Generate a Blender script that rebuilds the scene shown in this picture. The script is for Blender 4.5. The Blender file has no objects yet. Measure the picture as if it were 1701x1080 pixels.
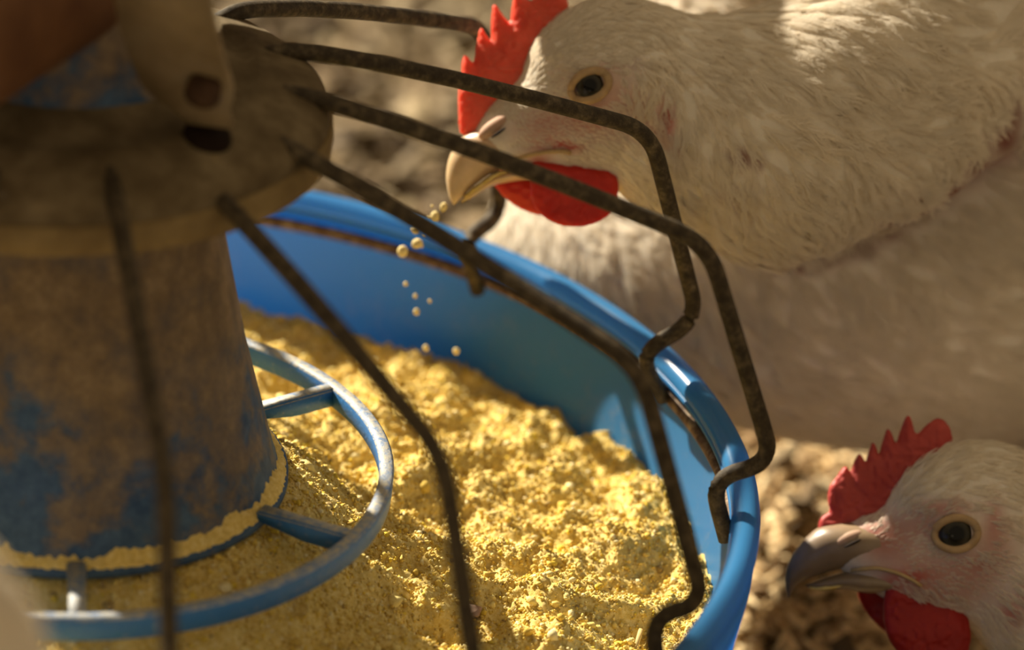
import bpy, bmesh, math, random
import numpy as np
from mathutils import Vector, Matrix

random.seed(7)
rng = np.random.default_rng(11)
SC = bpy.context.scene
COL = SC.collection

# ------------------------------------------------------------------ camera
cam_d = bpy.data.cameras.new('camera')
cam = bpy.data.objects.new('camera', cam_d)
COL.objects.link(cam)
CAM_R = Vector((0.994274, -0.089005, 0.059132))
CAM_U = Vector((-0.012470, 0.452944, 0.891452))
CAM_F = Vector((0.106127, 0.887085, -0.449241))
m = Matrix((CAM_R, CAM_U, -CAM_F)).transposed().to_4x4()
m.translation = Vector((0.000000, -1.018858, 0.558178))
cam.matrix_world = m
cam_d.sensor_width = 36.0
cam_d.lens = 148.2
cam_d.clip_start = 0.05
cam_d.dof.use_dof = True
cam_d.dof.focus_distance = 1.172
cam_d.dof.aperture_fstop = 6.3
SC.camera = cam

# ------------------------------------------------------------------ world, sun, exposure
world = bpy.data.worlds.new('world')
SC.world = world
world.use_nodes = True
wn = world.node_tree
for n in list(wn.nodes):
    wn.nodes.remove(n)
bg = wn.nodes.new('ShaderNodeBackground')
bg.inputs['Color'].default_value = (1.0, 0.77, 0.48, 1)
bg.inputs['Strength'].default_value = 0.37
wo = wn.nodes.new('ShaderNodeOutputWorld')
wn.links.new(bg.outputs[0], wo.inputs[0])

sun_d = bpy.data.lights.new('sun', 'SUN')
sun_d.energy = 11.5
sun_d.angle = math.radians(1.2)
sun_d.color = (1.0, 0.90, 0.72)
sun = bpy.data.objects.new('sun', sun_d)
COL.objects.link(sun)
SUN_FROM = Vector((-0.58, 0.74, 0.61)).normalized()
sun.rotation_euler = SUN_FROM.to_track_quat('Z', 'Y').to_euler()
sun.location = SUN_FROM * 3

SC.view_settings.view_transform = 'Standard'
SC.view_settings.look = 'None'
SC.view_settings.gamma = 1.0
SC.view_settings.use_curve_mapping = False
SC.view_settings.exposure = 0.0

FLOOR_Z = -0.125

# ------------------------------------------------------------------ helpers
def tag(o, label=None, cat=None, group=None, kind=None):
    if label: o['label'] = label
    if cat: o['category'] = cat
    if group: o['group'] = group
    if kind: o['kind'] = kind
    return o

def empty(name, loc=(0, 0, 0)):
    o = bpy.data.objects.new(name, None)
    o.empty_display_size = 0.02
    COL.objects.link(o)
    o.location = loc
    return o

def link(name, me, material, parent=None, loc=(0, 0, 0), smooth=True):
    if material is not None:
        me.materials.append(material)
    if smooth:
        me.polygons.foreach_set('use_smooth', np.ones(len(me.polygons), bool))
    o = bpy.data.objects.new(name, me)
    COL.objects.link(o)
    o.location = loc
    if parent is not None:
        o.parent = parent
    return o

def mesh_np(name, V, F):
    """V (n,3); F (m,k) numpy arrays."""
    V = np.ascontiguousarray(V, np.float32)
    F = np.ascontiguousarray(F, np.int32)
    me = bpy.data.meshes.new(name)
    k = F.shape[1]
    me.vertices.add(len(V)); me.vertices.foreach_set('co', V.ravel())
    me.loops.add(F.size); me.loops.foreach_set('vertex_index', F.ravel())
    me.polygons.add(len(F))
    me.polygons.foreach_set('loop_start', np.arange(0, F.size, k, dtype=np.int32))
    me.update(calc_edges=True)
    me.validate()
    return me

def colour_attr(me, cols, name='tint'):
    a = me.color_attributes.new(name, 'FLOAT_COLOR', 'POINT')
    c = np.ones((len(cols), 4), np.float32)
    c[:, :3] = cols
    a.data.foreach_set('color', c.ravel())

def lathe(name, prof, n=128, centre=(0, 0), closed=True):
    prof = np.array(prof, float)
    k = len(prof)
    a = np.linspace(0, 2 * np.pi, n, endpoint=False)
    V = np.stack([centre[0] + prof[None, :, 0] * np.cos(a)[:, None],
                  centre[1] + prof[None, :, 0] * np.sin(a)[:, None],
                  np.broadcast_to(prof[None, :, 1], (n, k))], -1).reshape(-1, 3)
    kk = k if closed else k - 1
    i = np.arange(n)[:, None]; j = np.arange(kk)[None, :]
    i2 = (i + 1) % n; j2 = (j + 1) % k
    F = np.stack([i * k + j, i2 * k + j, i2 * k + j2, i * k + j2], -1).reshape(-1, 4)
    return mesh_np(name, V, F)

def circle_prof(R, z, r, n=12):
    return [(R + r * math.cos(t), z + r * math.sin(t)) for t in np.linspace(0, 2 * np.pi, n, endpoint=False)]

def fillet(pts, radii, seg=7):
    pts = [Vector(p) for p in pts]
    out = [pts[0]]
    for i in range(1, len(pts) - 1):
        a, b, c = pts[i - 1], pts[i], pts[i + 1]
        r = radii[i - 1]
        u = (a - b); v = (c - b)
        t = min(r, u.length * 0.48, v.length * 0.48)
        p0 = b + u.normalized() * t; p2 = b + v.normalized() * t
        for s in np.linspace(0, 1, seg):
            out.append(p0 * (1 - s) ** 2 + b * 2 * s * (1 - s) + p2 * s ** 2)
    out.append(pts[-1])
    return out

def tube(name, pts, r, n=10, taper_end=False):
    P = np.array([tuple(p) for p in pts], float)
    T = np.gradient(P, axis=0); T /= np.linalg.norm(T, axis=1)[:, None]
    up = np.array([0.31, 0.17, 0.93]); up /= np.linalg.norm(up)
    N = np.cross(T, up); N /= np.linalg.norm(N, axis=1)[:, None] + 1e-12
    B = np.cross(T, N)
    a = np.linspace(0, 2 * np.pi, n, endpoint=False)
    rr = np.full(len(P), r) if np.isscalar(r) else np.array(r)
    V = P[:, None, :] + rr[:, None, None] * (np.cos(a)[None, :, None] * N[:, None, :] + np.sin(a)[None, :, None] * B[:, None, :])
    V = V.reshape(-1, 3)
    k = len(P)
    i = np.arange(k - 1)[:, None]; j = np.arange(n)[None, :]; j2 = (j + 1) % n
    F = np.stack([i * n + j, i * n + j2, (i + 1) * n + j2, (i + 1) * n + j], -1).reshape(-1, 4)
    V = np.vstack([V, P[:1], P[-1:]])
    c0, c1 = len(V) - 2, len(V) - 1
    jj = np.arange(n)
    # end caps as degenerate-free quads (centre, a, b, mid) kept simple: triangles through bmesh
    me = bpy.data.meshes.new(name)
    faces = F.tolist() + [(c0, int(x), int((x + 1) % n))[::-1] for x in jj] + [(c1, int((k - 1) * n + x), int((k - 1) * n + (x + 1) % n)) for x in jj]
    me.from_pydata(V.tolist(), [], faces)
    me.update()
    return me

def vnoise(x, y, seed=0):
    """2-D value noise in 0..1, vectorised."""
    g = np.random.default_rng(seed).random((256, 256))
    xi = np.floor(x).astype(int); yi = np.floor(y).astype(int)
    fx = x - xi; fy = y - yi
    fx = fx * fx * fx * (fx * (fx * 6 - 15) + 10); fy = fy * fy * fy * (fy * (fy * 6 - 15) + 10)
    a = g[xi & 255, yi & 255]; b = g[(xi + 1) & 255, yi & 255]
    c = g[xi & 255, (yi + 1) & 255]; d = g[(xi + 1) & 255, (yi + 1) & 255]
    return (a * (1 - fx) + b * fx) * (1 - fy) + (c * (1 - fx) + d * fx) * fy

def surface_nets(F, xs, ys, zs):
    """Iso surface F = 0 on a tensor grid -> V, quads (outward where F > 0)."""
    S = F < 0
    nx, ny, nz = F.shape
    cell = np.zeros((nx - 1, ny - 1, nz - 1), np.int8)
    for dx in (0, 1):
        for dy in (0, 1):
            for dz in (0, 1):
                cell += S[dx:nx - 1 + dx, dy:ny - 1 + dy, dz:nz - 1 + dz]
    act = (cell > 0) & (cell < 8)
    idx = -np.ones(act.shape, np.int64)
    I, J, K = np.nonzero(act)
    idx[I, J, K] = np.arange(len(I))
    acc = np.zeros((len(I), 3)); cnt = np.zeros(len(I))
    corners = [(a, b, c) for a in (0, 1) for b in (0, 1) for c in (0, 1)]
    for c0 in corners:
        for ax in range(3):
            if c0[ax]: continue
            c1 = list(c0); c1[ax] = 1
            f0 = F[I + c0[0], J + c0[1], K + c0[2]]; f1 = F[I + c1[0], J + c1[1], K + c1[2]]
            m = (f0 < 0) != (f1 < 0)
            t = np.where(m, f0 / np.where(m, f0 - f1, 1), 0)
            p0 = np.stack([xs[I + c0[0]], ys[J + c0[1]], zs[K + c0[2]]], -1)
            p1 = np.stack([xs[I + c1[0]], ys[J + c1[1]], zs[K + c1[2]]], -1)
            acc += np.where(m[:, None], p0 + t[:, None] * (p1 - p0), 0); cnt += m
    V = acc / cnt[:, None]
    Q = []
    for ax in range(3):
        A = np.moveaxis(S, ax, 0)
        ch = A[1:] != A[:-1]
        sgn = A[:-1]
        ch = ch[:, 1:-1, 1:-1]; sg = sgn[:, 1:-1, 1:-1]
        a, b, c = np.nonzero(ch)
        s = sg[a, b, c]
        idm = np.moveaxis(idx, ax, 0)
        q = np.stack([idm[a, b, c], idm[a, b + 1, c], idm[a, b + 1, c + 1], idm[a, b, c + 1]], -1)
        flip = s if ax != 1 else ~s
        q[~flip] = q[~flip][:, ::-1]
        Q.append(q)
    Q = np.vstack(Q)
    Q = Q[(Q >= 0).all(1)]
    return V, Q

def poly_sd(px, pz, poly):
    """signed distance to a closed 2-D polygon, negative inside (vectorised)."""
    poly = np.array(poly, float)
    d = np.full(px.shape, 1e9); inside = np.zeros(px.shape, bool)
    for i in range(len(poly)):
        a = poly[i]; b = poly[(i + 1) % len(poly)]
        e = b - a; wx = px - a[0]; wz = pz - a[1]
        t = np.clip((wx * e[0] + wz * e[1]) / (e @ e + 1e-12), 0, 1)
        d = np.minimum(d, np.hypot(wx - t * e[0], wz - t * e[1]))
        c = (a[1] > pz) != (b[1] > pz)
        xx = a[0] + (pz - a[1]) / (e[1] if abs(e[1]) > 1e-9 else 1e-9) * e[0]
        inside ^= c & (px < xx)
    return np.where(inside, -d, d)

def smooth_poly(poly, n=1):
    P = np.array(poly, float)
    for _ in range(n):
        Q = np.roll(P, -1, 0)
        P = np.stack([0.8 * P + 0.2 * Q, 0.2 * P + 0.8 * Q], 1).reshape(-1, 2)
    return P

def inflated(poly, T, step=0.5, edge=None, bump=0.0, seed=1, soft=1):
    """A flat fleshy plate (mm): outline in x,z, thickness +-T in y, rounded edge."""
    poly = smooth_poly(poly, soft)
    edge = edge or T * 1.6
    lo = poly.min(0) - 2 * step; hi = poly.max(0) + 2 * step
    xs = np.arange(lo[0], hi[0] + step, step); zs = np.arange(lo[1], hi[1] + step, step)
    ys = np.arange(-T - 2 * step, T + 2.01 * step, step)
    X, Zg = np.meshgrid(xs, zs, indexing='ij')
    d = -poly_sd(X, Zg, poly)
    t = np.clip(d / edge, 0, 1)
    h = T * np.sqrt(np.clip(1 - (1 - t) ** 2, 0, 1))
    if bump:
        h = h * (1 + bump * (vnoise(X * 0.9 + 50, Zg * 0.9 + 50, seed) - 0.5))
    h = np.where(d > 0, h, d)          # keeps the sign right outside
    Fv = np.abs(ys)[None, :, None] - h[:, None, :]
    Fv = np.maximum(Fv, np.where(d > 0, -9, 0.2)[:, None, :])
    return surface_nets(Fv, xs, ys, zs)

def profile_loft(top, bot, wid, n=20, sub=4, power=2.0):
    """Rings of ellipses between a top and a bottom outline in the x,z plane (mm)."""
    top = np.array(top, float); bot = np.array(bot, float); wid = np.array(wid, float)
    k = len(top); s = np.linspace(0, k - 1, (k - 1) * sub + 1)
    def cr(A):
        A = np.atleast_2d(A.T).T
        i = np.clip(np.floor(s).astype(int), 0, k - 2); t = (s - i)[:, None]
        p0 = A[np.clip(i - 1, 0, k - 1)]; p1 = A[i]; p2 = A[i + 1]; p3 = A[np.clip(i + 2, 0, k - 1)]
        return 0.5 * (2 * p1 + (p2 - p0) * t + (2 * p0 - 5 * p1 + 4 * p2 - p3) * t * t + (3 * p1 - p0 - 3 * p2 + p3) * t ** 3)
    Tn, Bn, Wn = cr(top), cr(bot), cr(wid[:, None])[:, 0]
    C = (Tn + Bn) / 2; Hh = (Tn - Bn) / 2
    a = np.linspace(0, 2 * np.pi, n, endpoint=False)
    sg = lambda v: np.sign(v) * np.abs(v) ** (2 / power)
    V = np.zeros((len(s), n, 3))
    V[:, :, 0] = C[:, None, 0] + Hh[:, None, 0] * np.cos(a)
    V[:, :, 2] = C[:, None, 1] + Hh[:, None, 1] * np.cos(a)
    V[:, :, 1] = Wn[:, None] * sg(np.sin(a))
    kk = len(s)
    V = V.reshape(-1, 3)
    i = np.arange(kk - 1)[:, None]; j = np.arange(n)[None, :]; j2 = (j + 1) % n
    Fq = np.stack([i * n + j, i * n + j2, (i + 1) * n + j2, (i + 1) * n + j], -1).reshape(-1, 4)
    return V, Fq

def ellipsoid_np(c, r, rot=0, nu=28, nv=16):
    u = np.linspace(0, 2 * np.pi, nu, endpoint=False); v = np.linspace(0, np.pi, nv)
    x = r[0] * np.outer(np.cos(u), np.sin(v)); z = r[2] * np.outer(np.sin(u), np.sin(v)); y = r[1] * np.outer(np.ones(nu), np.cos(v))
    ca, sa = math.cos(rot), math.sin(rot)
    X = c[0] + ca * x - sa * z; Zc = c[2] + sa * x + ca * z
    V = np.stack([X, c[1] + y, Zc], -1).reshape(-1, 3)
    i = np.arange(nu)[:, None]; j = np.arange(nv - 1)[None, :]; i2 = (i + 1) % nu
    Fq = np.stack([i * nv + j, i2 * nv + j, i2 * nv + j + 1, i * nv + j + 1], -1).reshape(-1, 4)
    return V, Fq

# ------------------------------------------------------------------ materials
def new_mat(name):
    mt = bpy.data.materials.new(name); mt.use_nodes = True
    nt = mt.node_tree
    b = nt.nodes['Principled BSDF']
    return mt, nt, b

def N(nt, kind, **kw):
    n = nt.nodes.new(kind)
    for k, v in kw.items():
        if k in n.inputs: n.inputs[k].default_value = v
        else: setattr(n, k, v)
    return n

def noise(nt, scale, detail=4, rough=0.6, coord='Object', stretch=None):
    tc = N(nt, 'ShaderNodeTexCoord')
    src = tc.outputs[coord]
    if stretch:
        mp = N(nt, 'ShaderNodeMapping'); mp.inputs['Scale'].default_value = stretch
        nt.links.new(src, mp.inputs[0]); src = mp.outputs[0]
    n = N(nt, 'ShaderNodeTexNoise'); n.inputs['Scale'].default_value = scale
    n.inputs['Detail'].default_value = detail; n.inputs['Roughness'].default_value = rough
    nt.links.new(src, n.inputs['Vector'])
    return n.outputs['Fac']

def ramp(nt, fac, stops):
    r = N(nt, 'ShaderNodeValToRGB')
    e = r.color_ramp.elements
    while len(e) > 1: e.remove(e[-1])
    e[0].position = stops[0][0]; e[0].color = (*stops[0][1], 1)
    for p, c in stops[1:]:
        x = e.new(p); x.color = (*c, 1)
    nt.links.new(fac, r.inputs[0])
    return r.outputs['Color']

def mix(nt, fac, a, b, mode='MIX'):
    n = N(nt, 'ShaderNodeMix', data_type='RGBA', blend_type=mode)
    for sock, v in ((n.inputs[0], fac), (n.inputs[6], a), (n.inputs[7], b)):
        if isinstance(v, (int, float)): sock.default_value = v
        elif isinstance(v, tuple): sock.default_value = (*v, 1)
        else: nt.links.new(v, sock)
    return n.outputs[2]

def math_n(nt, op, a, b=None, clamp=False):
    n = N(nt, 'ShaderNodeMath', operation=op, use_clamp=clamp)
    for sock, v in ((n.inputs[0], a), (n.inputs[1], b)):
        if v is None: continue
        if isinstance(v, (int, float)): sock.default_value = v
        else: nt.links.new(v, sock)
    return n.outputs[0]

def bump(nt, b, h, strength=0.5, dist=0.001):
    n = N(nt, 'ShaderNodeBump'); n.inputs['Strength'].default_value = strength; n.inputs['Distance'].default_value = dist
    nt.links.new(h, n.inputs['Height']); nt.links.new(n.outputs[0], b.inputs['Normal'])

def obj_z(nt):
    g = N(nt, 'ShaderNodeNewGeometry'); s = N(nt, 'ShaderNodeSeparateXYZ')
    nt.links.new(g.outputs['Position'], s.inputs[0])
    return s.outputs['Z']

BLUE = (0.06, 0.28, 0.58)

def mat_pan():
    mt, nt, b = new_mat('pan_blue_plastic')
    f = noise(nt, 260, 5, 0.75)
    f2 = noise(nt, 34, 3, 0.6)
    dust = math_n(nt, 'MULTIPLY', ramp(nt, f, [(0.50, (0, 0, 0)), (0.66, (1, 1, 1))]), ramp(nt, f2, [(0.42, (0, 0, 0)), (0.62, (1, 1, 1))]))
    # the lower wall is dusted by the feed, the rim is wiped clean
    z = obj_z(nt)
    mr = N(nt, 'ShaderNodeMapRange'); mr.inputs[1].default_value = -0.012; mr.inputs[2].default_value = -0.040
    nt.links.new(z, mr.inputs[0])
    d = math_n(nt, 'MULTIPLY', dust, mr.outputs[0])
    d = math_n(nt, 'ADD', math_n(nt, 'MULTIPLY', mr.outputs[0], 0.04), math_n(nt, 'MULTIPLY', d, 0.5), clamp=True)
    nt.links.new(mix(nt, d, BLUE, (0.55, 0.47, 0.26)), b.inputs['Base Color'])
    b.inputs['Roughness'].default_value = 0.27
    b.inputs['Specular IOR Level'].default_value = 0.5
    bump(nt, b, noise(nt, 45, 3), 0.08, 0.002)
    # thin plastic lets some of the sun through
    tr = N(nt, 'ShaderNodeBsdfTranslucent'); tr.inputs[0].default_value = (0.12, 0.42, 0.85, 1)
    ms = N(nt, 'ShaderNodeMixShader'); ms.inputs[0].default_value = 0.5
    out = nt.nodes['Material Output']
    nt.links.new(b.outputs[0], ms.inputs[1]); nt.links.new(tr.outputs[0], ms.inputs[2]); nt.links.new(ms.outputs[0], out.inputs[0])
    return mt

def mat_cone(z0=0.006, z1=0.055, name='dusty_blue_plastic'):
    mt, nt, b = new_mat(name)
    f = noise(nt, 60, 8, 0.62)
    g = noise(nt, 16, 4, 0.55)
    z = obj_z(nt)
    mr = N(nt, 'ShaderNodeMapRange'); mr.inputs[1].default_value = z0; mr.inputs[2].default_value = z1
    nt.links.new(z, mr.inputs[0])
    s = math_n(nt, 'ADD', math_n(nt, 'ADD', math_n(nt, 'MULTIPLY', f, 0.8), math_n(nt, 'MULTIPLY', g, 0.55)), math_n(nt, 'MULTIPLY', mr.outputs[0], 0.34))
    dust = ramp(nt, s, [(0.74, (0, 0, 0)), (0.84, (0.8, 0.8, 0.8)), (1.05, (1, 1, 1))])
    tan = ramp(nt, noise(nt, 120, 5, 0.7), [(0.3, (0.115, 0.070, 0.028)), (0.55, (0.215, 0.140, 0.064)), (0.75, (0.32, 0.225, 0.115))])
    blue = ramp(nt, noise(nt, 220, 4, 0.7), [(0.3, (0.024, 0.060, 0.130)), (0.7, (0.068, 0.125, 0.215))])
    nt.links.new(mix(nt, math_n(nt, 'MULTIPLY', dust, 0.92), blue, tan), b.inputs['Base Color'])
    b.inputs['Roughness'].default_value = 0.62
    b.inputs['Specular IOR Level'].default_value = 0.3
    bump(nt, b, math_n(nt, 'ADD', dust, noise(nt, 240, 5, 0.7)), 0.55, 0.0009)
    return mt

def mat_ring():
    mt, nt, b = new_mat('blue_plastic_with_dusty_top')
    g = N(nt, 'ShaderNodeNewGeometry'); s = N(nt, 'ShaderNodeSeparateXYZ')
    nt.links.new(g.outputs['True Normal'], s.inputs[0])
    up = ramp(nt, s.outputs['Z'], [(0.45, (0, 0, 0)), (0.8, (1, 1, 1))])
    f = ramp(nt, noise(nt, 420, 5, 0.75), [(0.36, (0.15, 0.15, 0.15)), (0.58, (1, 1, 1))])
    d = math_n(nt, 'MULTIPLY', up, f)
    sp = ramp(nt, noise(nt, 500, 3, 0.7), [(0.60, (0, 0, 0)), (0.68, (0.6, 0.6, 0.6))])
    d = math_n(nt, 'MAXIMUM', math_n(nt, 'MULTIPLY', d, 0.8), math_n(nt, 'MULTIPLY', sp, 0.35))
    nt.links.new(mix(nt, d, (0.03, 0.16, 0.42), (0.60, 0.52, 0.33)), b.inputs['Base Color'])
    b.inputs['Roughness'].default_value = 0.4
    bump(nt, b, f, 0.35, 0.0005)
    return mt

def mat_dirty(name, stops, scale, rough=0.8, bumps=0.4, dist=0.0008, detail=6, metal=0.0):
    mt, nt, b = new_mat(name)
    f = noise(nt, scale, detail, 0.65)
    nt.links.new(ramp(nt, f, stops), b.inputs['Base Color'])
    b.inputs['Roughness'].default_value = rough
    b.inputs['Metallic'].default_value = metal
    b.inputs['Specular IOR Level'].default_value = 0.25
    bump(nt, b, noise(nt, scale * 2.2, 4, 0.7), bumps, dist)
    return mt

def mat_feed(name='yellow_feed', attr=None):
    mt, nt, b = new_mat(name)
    big = ramp(nt, noise(nt, 70, 3, 0.5), [(0.3, (0.64, 0.46, 0.115)), (0.7, (0.78, 0.60, 0.22))])
    fine = ramp(nt, noise(nt, 650, 4, 0.75), [(0.30, (0.46, 0.29, 0.05)), (0.5, (0.76, 0.57, 0.19)), (0.66, (0.88, 0.76, 0.42))])
    c = mix(nt, 0.55, big, fine)
    if attr:
        a = N(nt, 'ShaderNodeVertexColor', layer_name=attr)
        c = mix(nt, 0.8, c, a.outputs['Color'])
    nt.links.new(c, b.inputs['Base Color'])
    b.inputs['Roughness'].default_value = 0.9
    b.inputs['Specular IOR Level'].default_value = 0.1
    bump(nt, b, noise(nt, 900, 4, 0.7), 0.6, 0.0006)
    return mt

def mat_flesh(name, a, c, scale=700, sss=0.35, rough=0.5):
    mt, nt, b = new_mat(name)
    col = ramp(nt, noise(nt, 90, 4, 0.6), [(0.3, a), (0.7, c)])
    nt.links.new(col, b.inputs['Base Color'])
    b.inputs['Roughness'].default_value = rough
    b.inputs['Specular IOR Level'].default_value = 0.25
    b.inputs['Subsurface Weight'].default_value = sss
    b.inputs['Subsurface Radius'].default_value = (1.0, 0.22, 0.12)
    b.inputs['Subsurface Scale'].default_value = 0.0035
    bump(nt, b, noise(nt, scale, 2, 0.5), 0.35, 0.0005)
    return mt

def mat_skin(name):
    mt, nt, b = new_mat(name)
    a = N(nt, 'ShaderNodeVertexColor', layer_name='tint')
    f = ramp(nt, noise(nt, 520, 4, 0.7), [(0.3, (0.90, 0.89, 0.88)), (0.7, (1, 1, 1))])
    nt.links.new(mix(nt, 1.0, a.outputs['Color'], f, 'MULTIPLY'), b.inputs['Base Color'])
    b.inputs['Roughness'].default_value = 0.75
    b.inputs['Specular IOR Level'].default_value = 0.15
    b.inputs['Subsurface Weight'].default_value = 0.2
    b.inputs['Subsurface Radius'].default_value = (1.0, 0.5, 0.35)
    b.inputs['Subsurface Scale'].default_value = 0.002
    bump(nt, b, noise(nt, 800, 3, 0.6), 0.3, 0.0006)
    return mt

def mat_feather(name):
    mt, nt, b = new_mat(name)
    nt.nodes.remove(b)
    at = N(nt, 'ShaderNodeAttribute', attribute_name='tint')
    d = N(nt, 'ShaderNodeBsdfDiffuse'); t = N(nt, 'ShaderNodeBsdfTranslucent')
    nt.links.new(at.outputs['Color'], d.inputs[0]); nt.links.new(at.outputs['Color'], t.inputs[0])
    ms = N(nt, 'ShaderNodeMixShader'); ms.inputs[0].default_value = 0.35
    nt.links.new(d.outputs[0], ms.inputs[1]); nt.links.new(t.outputs[0], ms.inputs[2])
    nt.links.new(ms.outputs[0], nt.nodes['Material Output'].inputs[0])
    return mt

def mat_simple(name, col, rough=0.5, spec=0.4, sss=0.0):
    mt, nt, b = new_mat(name)
    nt.links.new(ramp(nt, noise(nt, 300, 3), [(0.3, tuple(x * 0.85 for x in col)), (0.7, tuple(min(1, x * 1.1) for x in col))]), b.inputs['Base Color'])
    b.inputs['Roughness'].default_value = rough
    b.inputs['Specular IOR Level'].default_value = spec
    if sss:
        b.inputs['Subsurface Weight'].default_value = sss
        b.inputs['Subsurface Radius'].default_value = (1, 0.6, 0.4)
        b.inputs['Subsurface Scale'].default_value = 0.002
    return mt

def mat_beak(name, base, tip):
    mt, nt, b = new_mat(name)
    a = N(nt, 'ShaderNodeVertexColor', layer_name='tint')
    f = ramp(nt, noise(nt, 260, 4, 0.6), [(0.3, (0.82, 0.8, 0.76)), (0.7, (1, 1, 1))])
    nt.links.new(mix(nt, 1.0, a.outputs['Color'], f, 'MULTIPLY'), b.inputs['Base Color'])
    b.inputs['Roughness'].default_value = 0.36
    b.inputs['Subsurface Weight'].default_value = 0.25
    b.inputs['Subsurface Radius'].default_value = (1, 0.6, 0.35)
    b.inputs['Subsurface Scale'].default_value = 0.003
    bump(nt, b, noise(nt, 300, 3), 0.12, 0.0004)
    return mt

def mat_eye():
    """dark hen's eye: black pupil, grey-brown iris, set by the eyeball's own local axis (-Y)."""
    mt, nt, b = new_mat('hen_eye')
    tc = N(nt, 'ShaderNodeTexCoord'); s = N(nt, 'ShaderNodeSeparateXYZ')
    nt.links.new(tc.outputs['Generated'], s.inputs[0])
    x = math_n(nt, 'SUBTRACT', s.outputs['X'], 0.5); z = math_n(nt, 'SUBTRACT', s.outputs['Z'], 0.5)
    r = math_n(nt, 'SQRT', math_n(nt, 'ADD', math_n(nt, 'MULTIPLY', x, x), math_n(nt, 'MULTIPLY', z, z)))
    nt.links.new(ramp(nt, r, [(0.17, (0.004, 0.004, 0.004)), (0.20, (0.02, 0.017, 0.012)), (0.31, (0.055, 0.05, 0.035)), (0.37, (0.02, 0.015, 0.012)), (0.45, (0.12, 0.075, 0.065))]), b.inputs['Base Color'])
    b.inputs['Roughness'].default_value = 0.12
    b.inputs['Specular IOR Level'].default_value = 0.22
    return mt

M = dict(
    pan=mat_pan(), cone=mat_cone(), drop=mat_cone(0.09, 0.21, 'dusty_dark_blue_plastic'), ring=mat_ring(),
    wire=mat_dirty('rusty_dusty_wire', [(0.32, (0.026, 0.018, 0.010)), (0.5, (0.055, 0.040, 0.022)), (0.65, (0.12, 0.090, 0.050)), (0.8, (0.22, 0.18, 0.115))], 330, 0.7, 0.5, 0.0006),
    tie=mat_dirty('rusty_ring_wire', [(0.32, (0.05, 0.026, 0.014)), (0.5, (0.14, 0.085, 0.05)), (0.68, (0.36, 0.27, 0.17))], 260, 0.6, 0.5, 0.0006),
    dome=mat_dirty('dust_caked_grey_plastic', [(0.3, (0.075, 0.050, 0.022)), (0.5, (0.13, 0.094, 0.048)), (0.68, (0.21, 0.16, 0.09)), (0.8, (0.32, 0.22, 0.08))], 75, 0.9, 0.5, 0.001),
    lip=mat_dirty('tan_dust_lip', [(0.3, (0.16, 0.105, 0.042)), (0.6, (0.25, 0.175, 0.075)), (0.8, (0.33, 0.24, 0.11))], 90, 0.9, 0.4),
    clip=mat_dirty('dusty_beige_plastic', [(0.3, (0.17, 0.115, 0.055)), (0.6, (0.27, 0.20, 0.11)), (0.8, (0.33, 0.26, 0.17))], 60, 0.7, 0.2),
    pipe=mat_dirty('rusty_brown_pipe', [(0.3, (0.07, 0.024, 0.008)), (0.55, (0.13, 0.055, 0.02)), (0.75, (0.19, 0.095, 0.042))], 38, 0.75, 0.3),
    bolt=mat_dirty('rusty_screw', [(0.3, (0.03, 0.014, 0.008)), (0.7, (0.09, 0.045, 0.02))], 200, 0.8),
    feed=mat_feed(), grain=mat_feed('yellow_feed_grain', 'tint'),
    comb=mat_flesh('red_comb', (0.70, 0.095, 0.055), (0.80, 0.150, 0.085), 700, 1.0),
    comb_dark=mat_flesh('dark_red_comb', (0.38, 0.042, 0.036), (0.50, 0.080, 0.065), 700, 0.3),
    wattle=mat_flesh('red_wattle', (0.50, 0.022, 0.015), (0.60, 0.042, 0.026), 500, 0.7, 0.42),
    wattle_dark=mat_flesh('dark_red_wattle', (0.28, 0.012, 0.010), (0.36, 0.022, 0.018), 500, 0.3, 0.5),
    skin=mat_skin('hen_skin_and_down'), feather=mat_feather('white_feather'),
    beak=mat_beak('horn_beak', 0, 0), eye=mat_eye(),
    lid=mat_simple('pale_eyelid', (0.46, 0.31, 0.16), 0.6, 0.3, 0.2),
    cere=mat_simple('pink_cere', (0.50, 0.33, 0.24), 0.7, 0.15, 0.3),
    nostril=mat_simple('nostril_dark', (0.015, 0.008, 0.005), 0.8, 0.1),
    gape=mat_simple('yellow_gape', (0.46, 0.32, 0.15), 0.5, 0.3, 0.2),
    leg=mat_simple('scaly_yellow_leg', (0.50, 0.34, 0.14), 0.6, 0.3),
    straw=mat_simple('straw', (0.55, 0.40, 0.16), 0.7, 0.2),
)

def mat_floor():
    mt, nt, b = new_mat('trodden_litter')
    a = ramp(nt, noise(nt, 9, 6, 0.6), [(0.30, (0.070, 0.043, 0.016)), (0.5, (0.145, 0.098, 0.046)), (0.68, (0.25, 0.18, 0.10))])
    f = ramp(nt, noise(nt, 75, 5, 0.7), [(0.3, (0.45, 0.42, 0.36)), (0.6, (1, 1, 1))])
    nt.links.new(mix(nt, 1.0, a, f, 'MULTIPLY'), b.inputs['Base Color'])
    b.inputs['Roughness'].default_value = 0.95
    b.inputs['Specular IOR Level'].default_value = 0.1
    bump(nt, b, math_n(nt, 'ADD', noise(nt, 30, 5), noise(nt, 160, 4)), 0.9, 0.01)
    return mt

# ------------------------------------------------------------------ the floor of litter
def grid_mesh(name, xs, ys, h):
    X, Y = np.meshgrid(xs, ys, indexing='ij')
    V = np.stack([X, Y, h], -1).reshape(-1, 3)
    nx, ny = len(xs), len(ys)
    i = np.arange(nx - 1)[:, None]; j = np.arange(ny - 1)[None, :]
    F = np.stack([i * ny + j, (i + 1) * ny + j, (i + 1) * ny + j + 1, i * ny + j + 1], -1).reshape(-1, 4)
    return V, F

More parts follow.
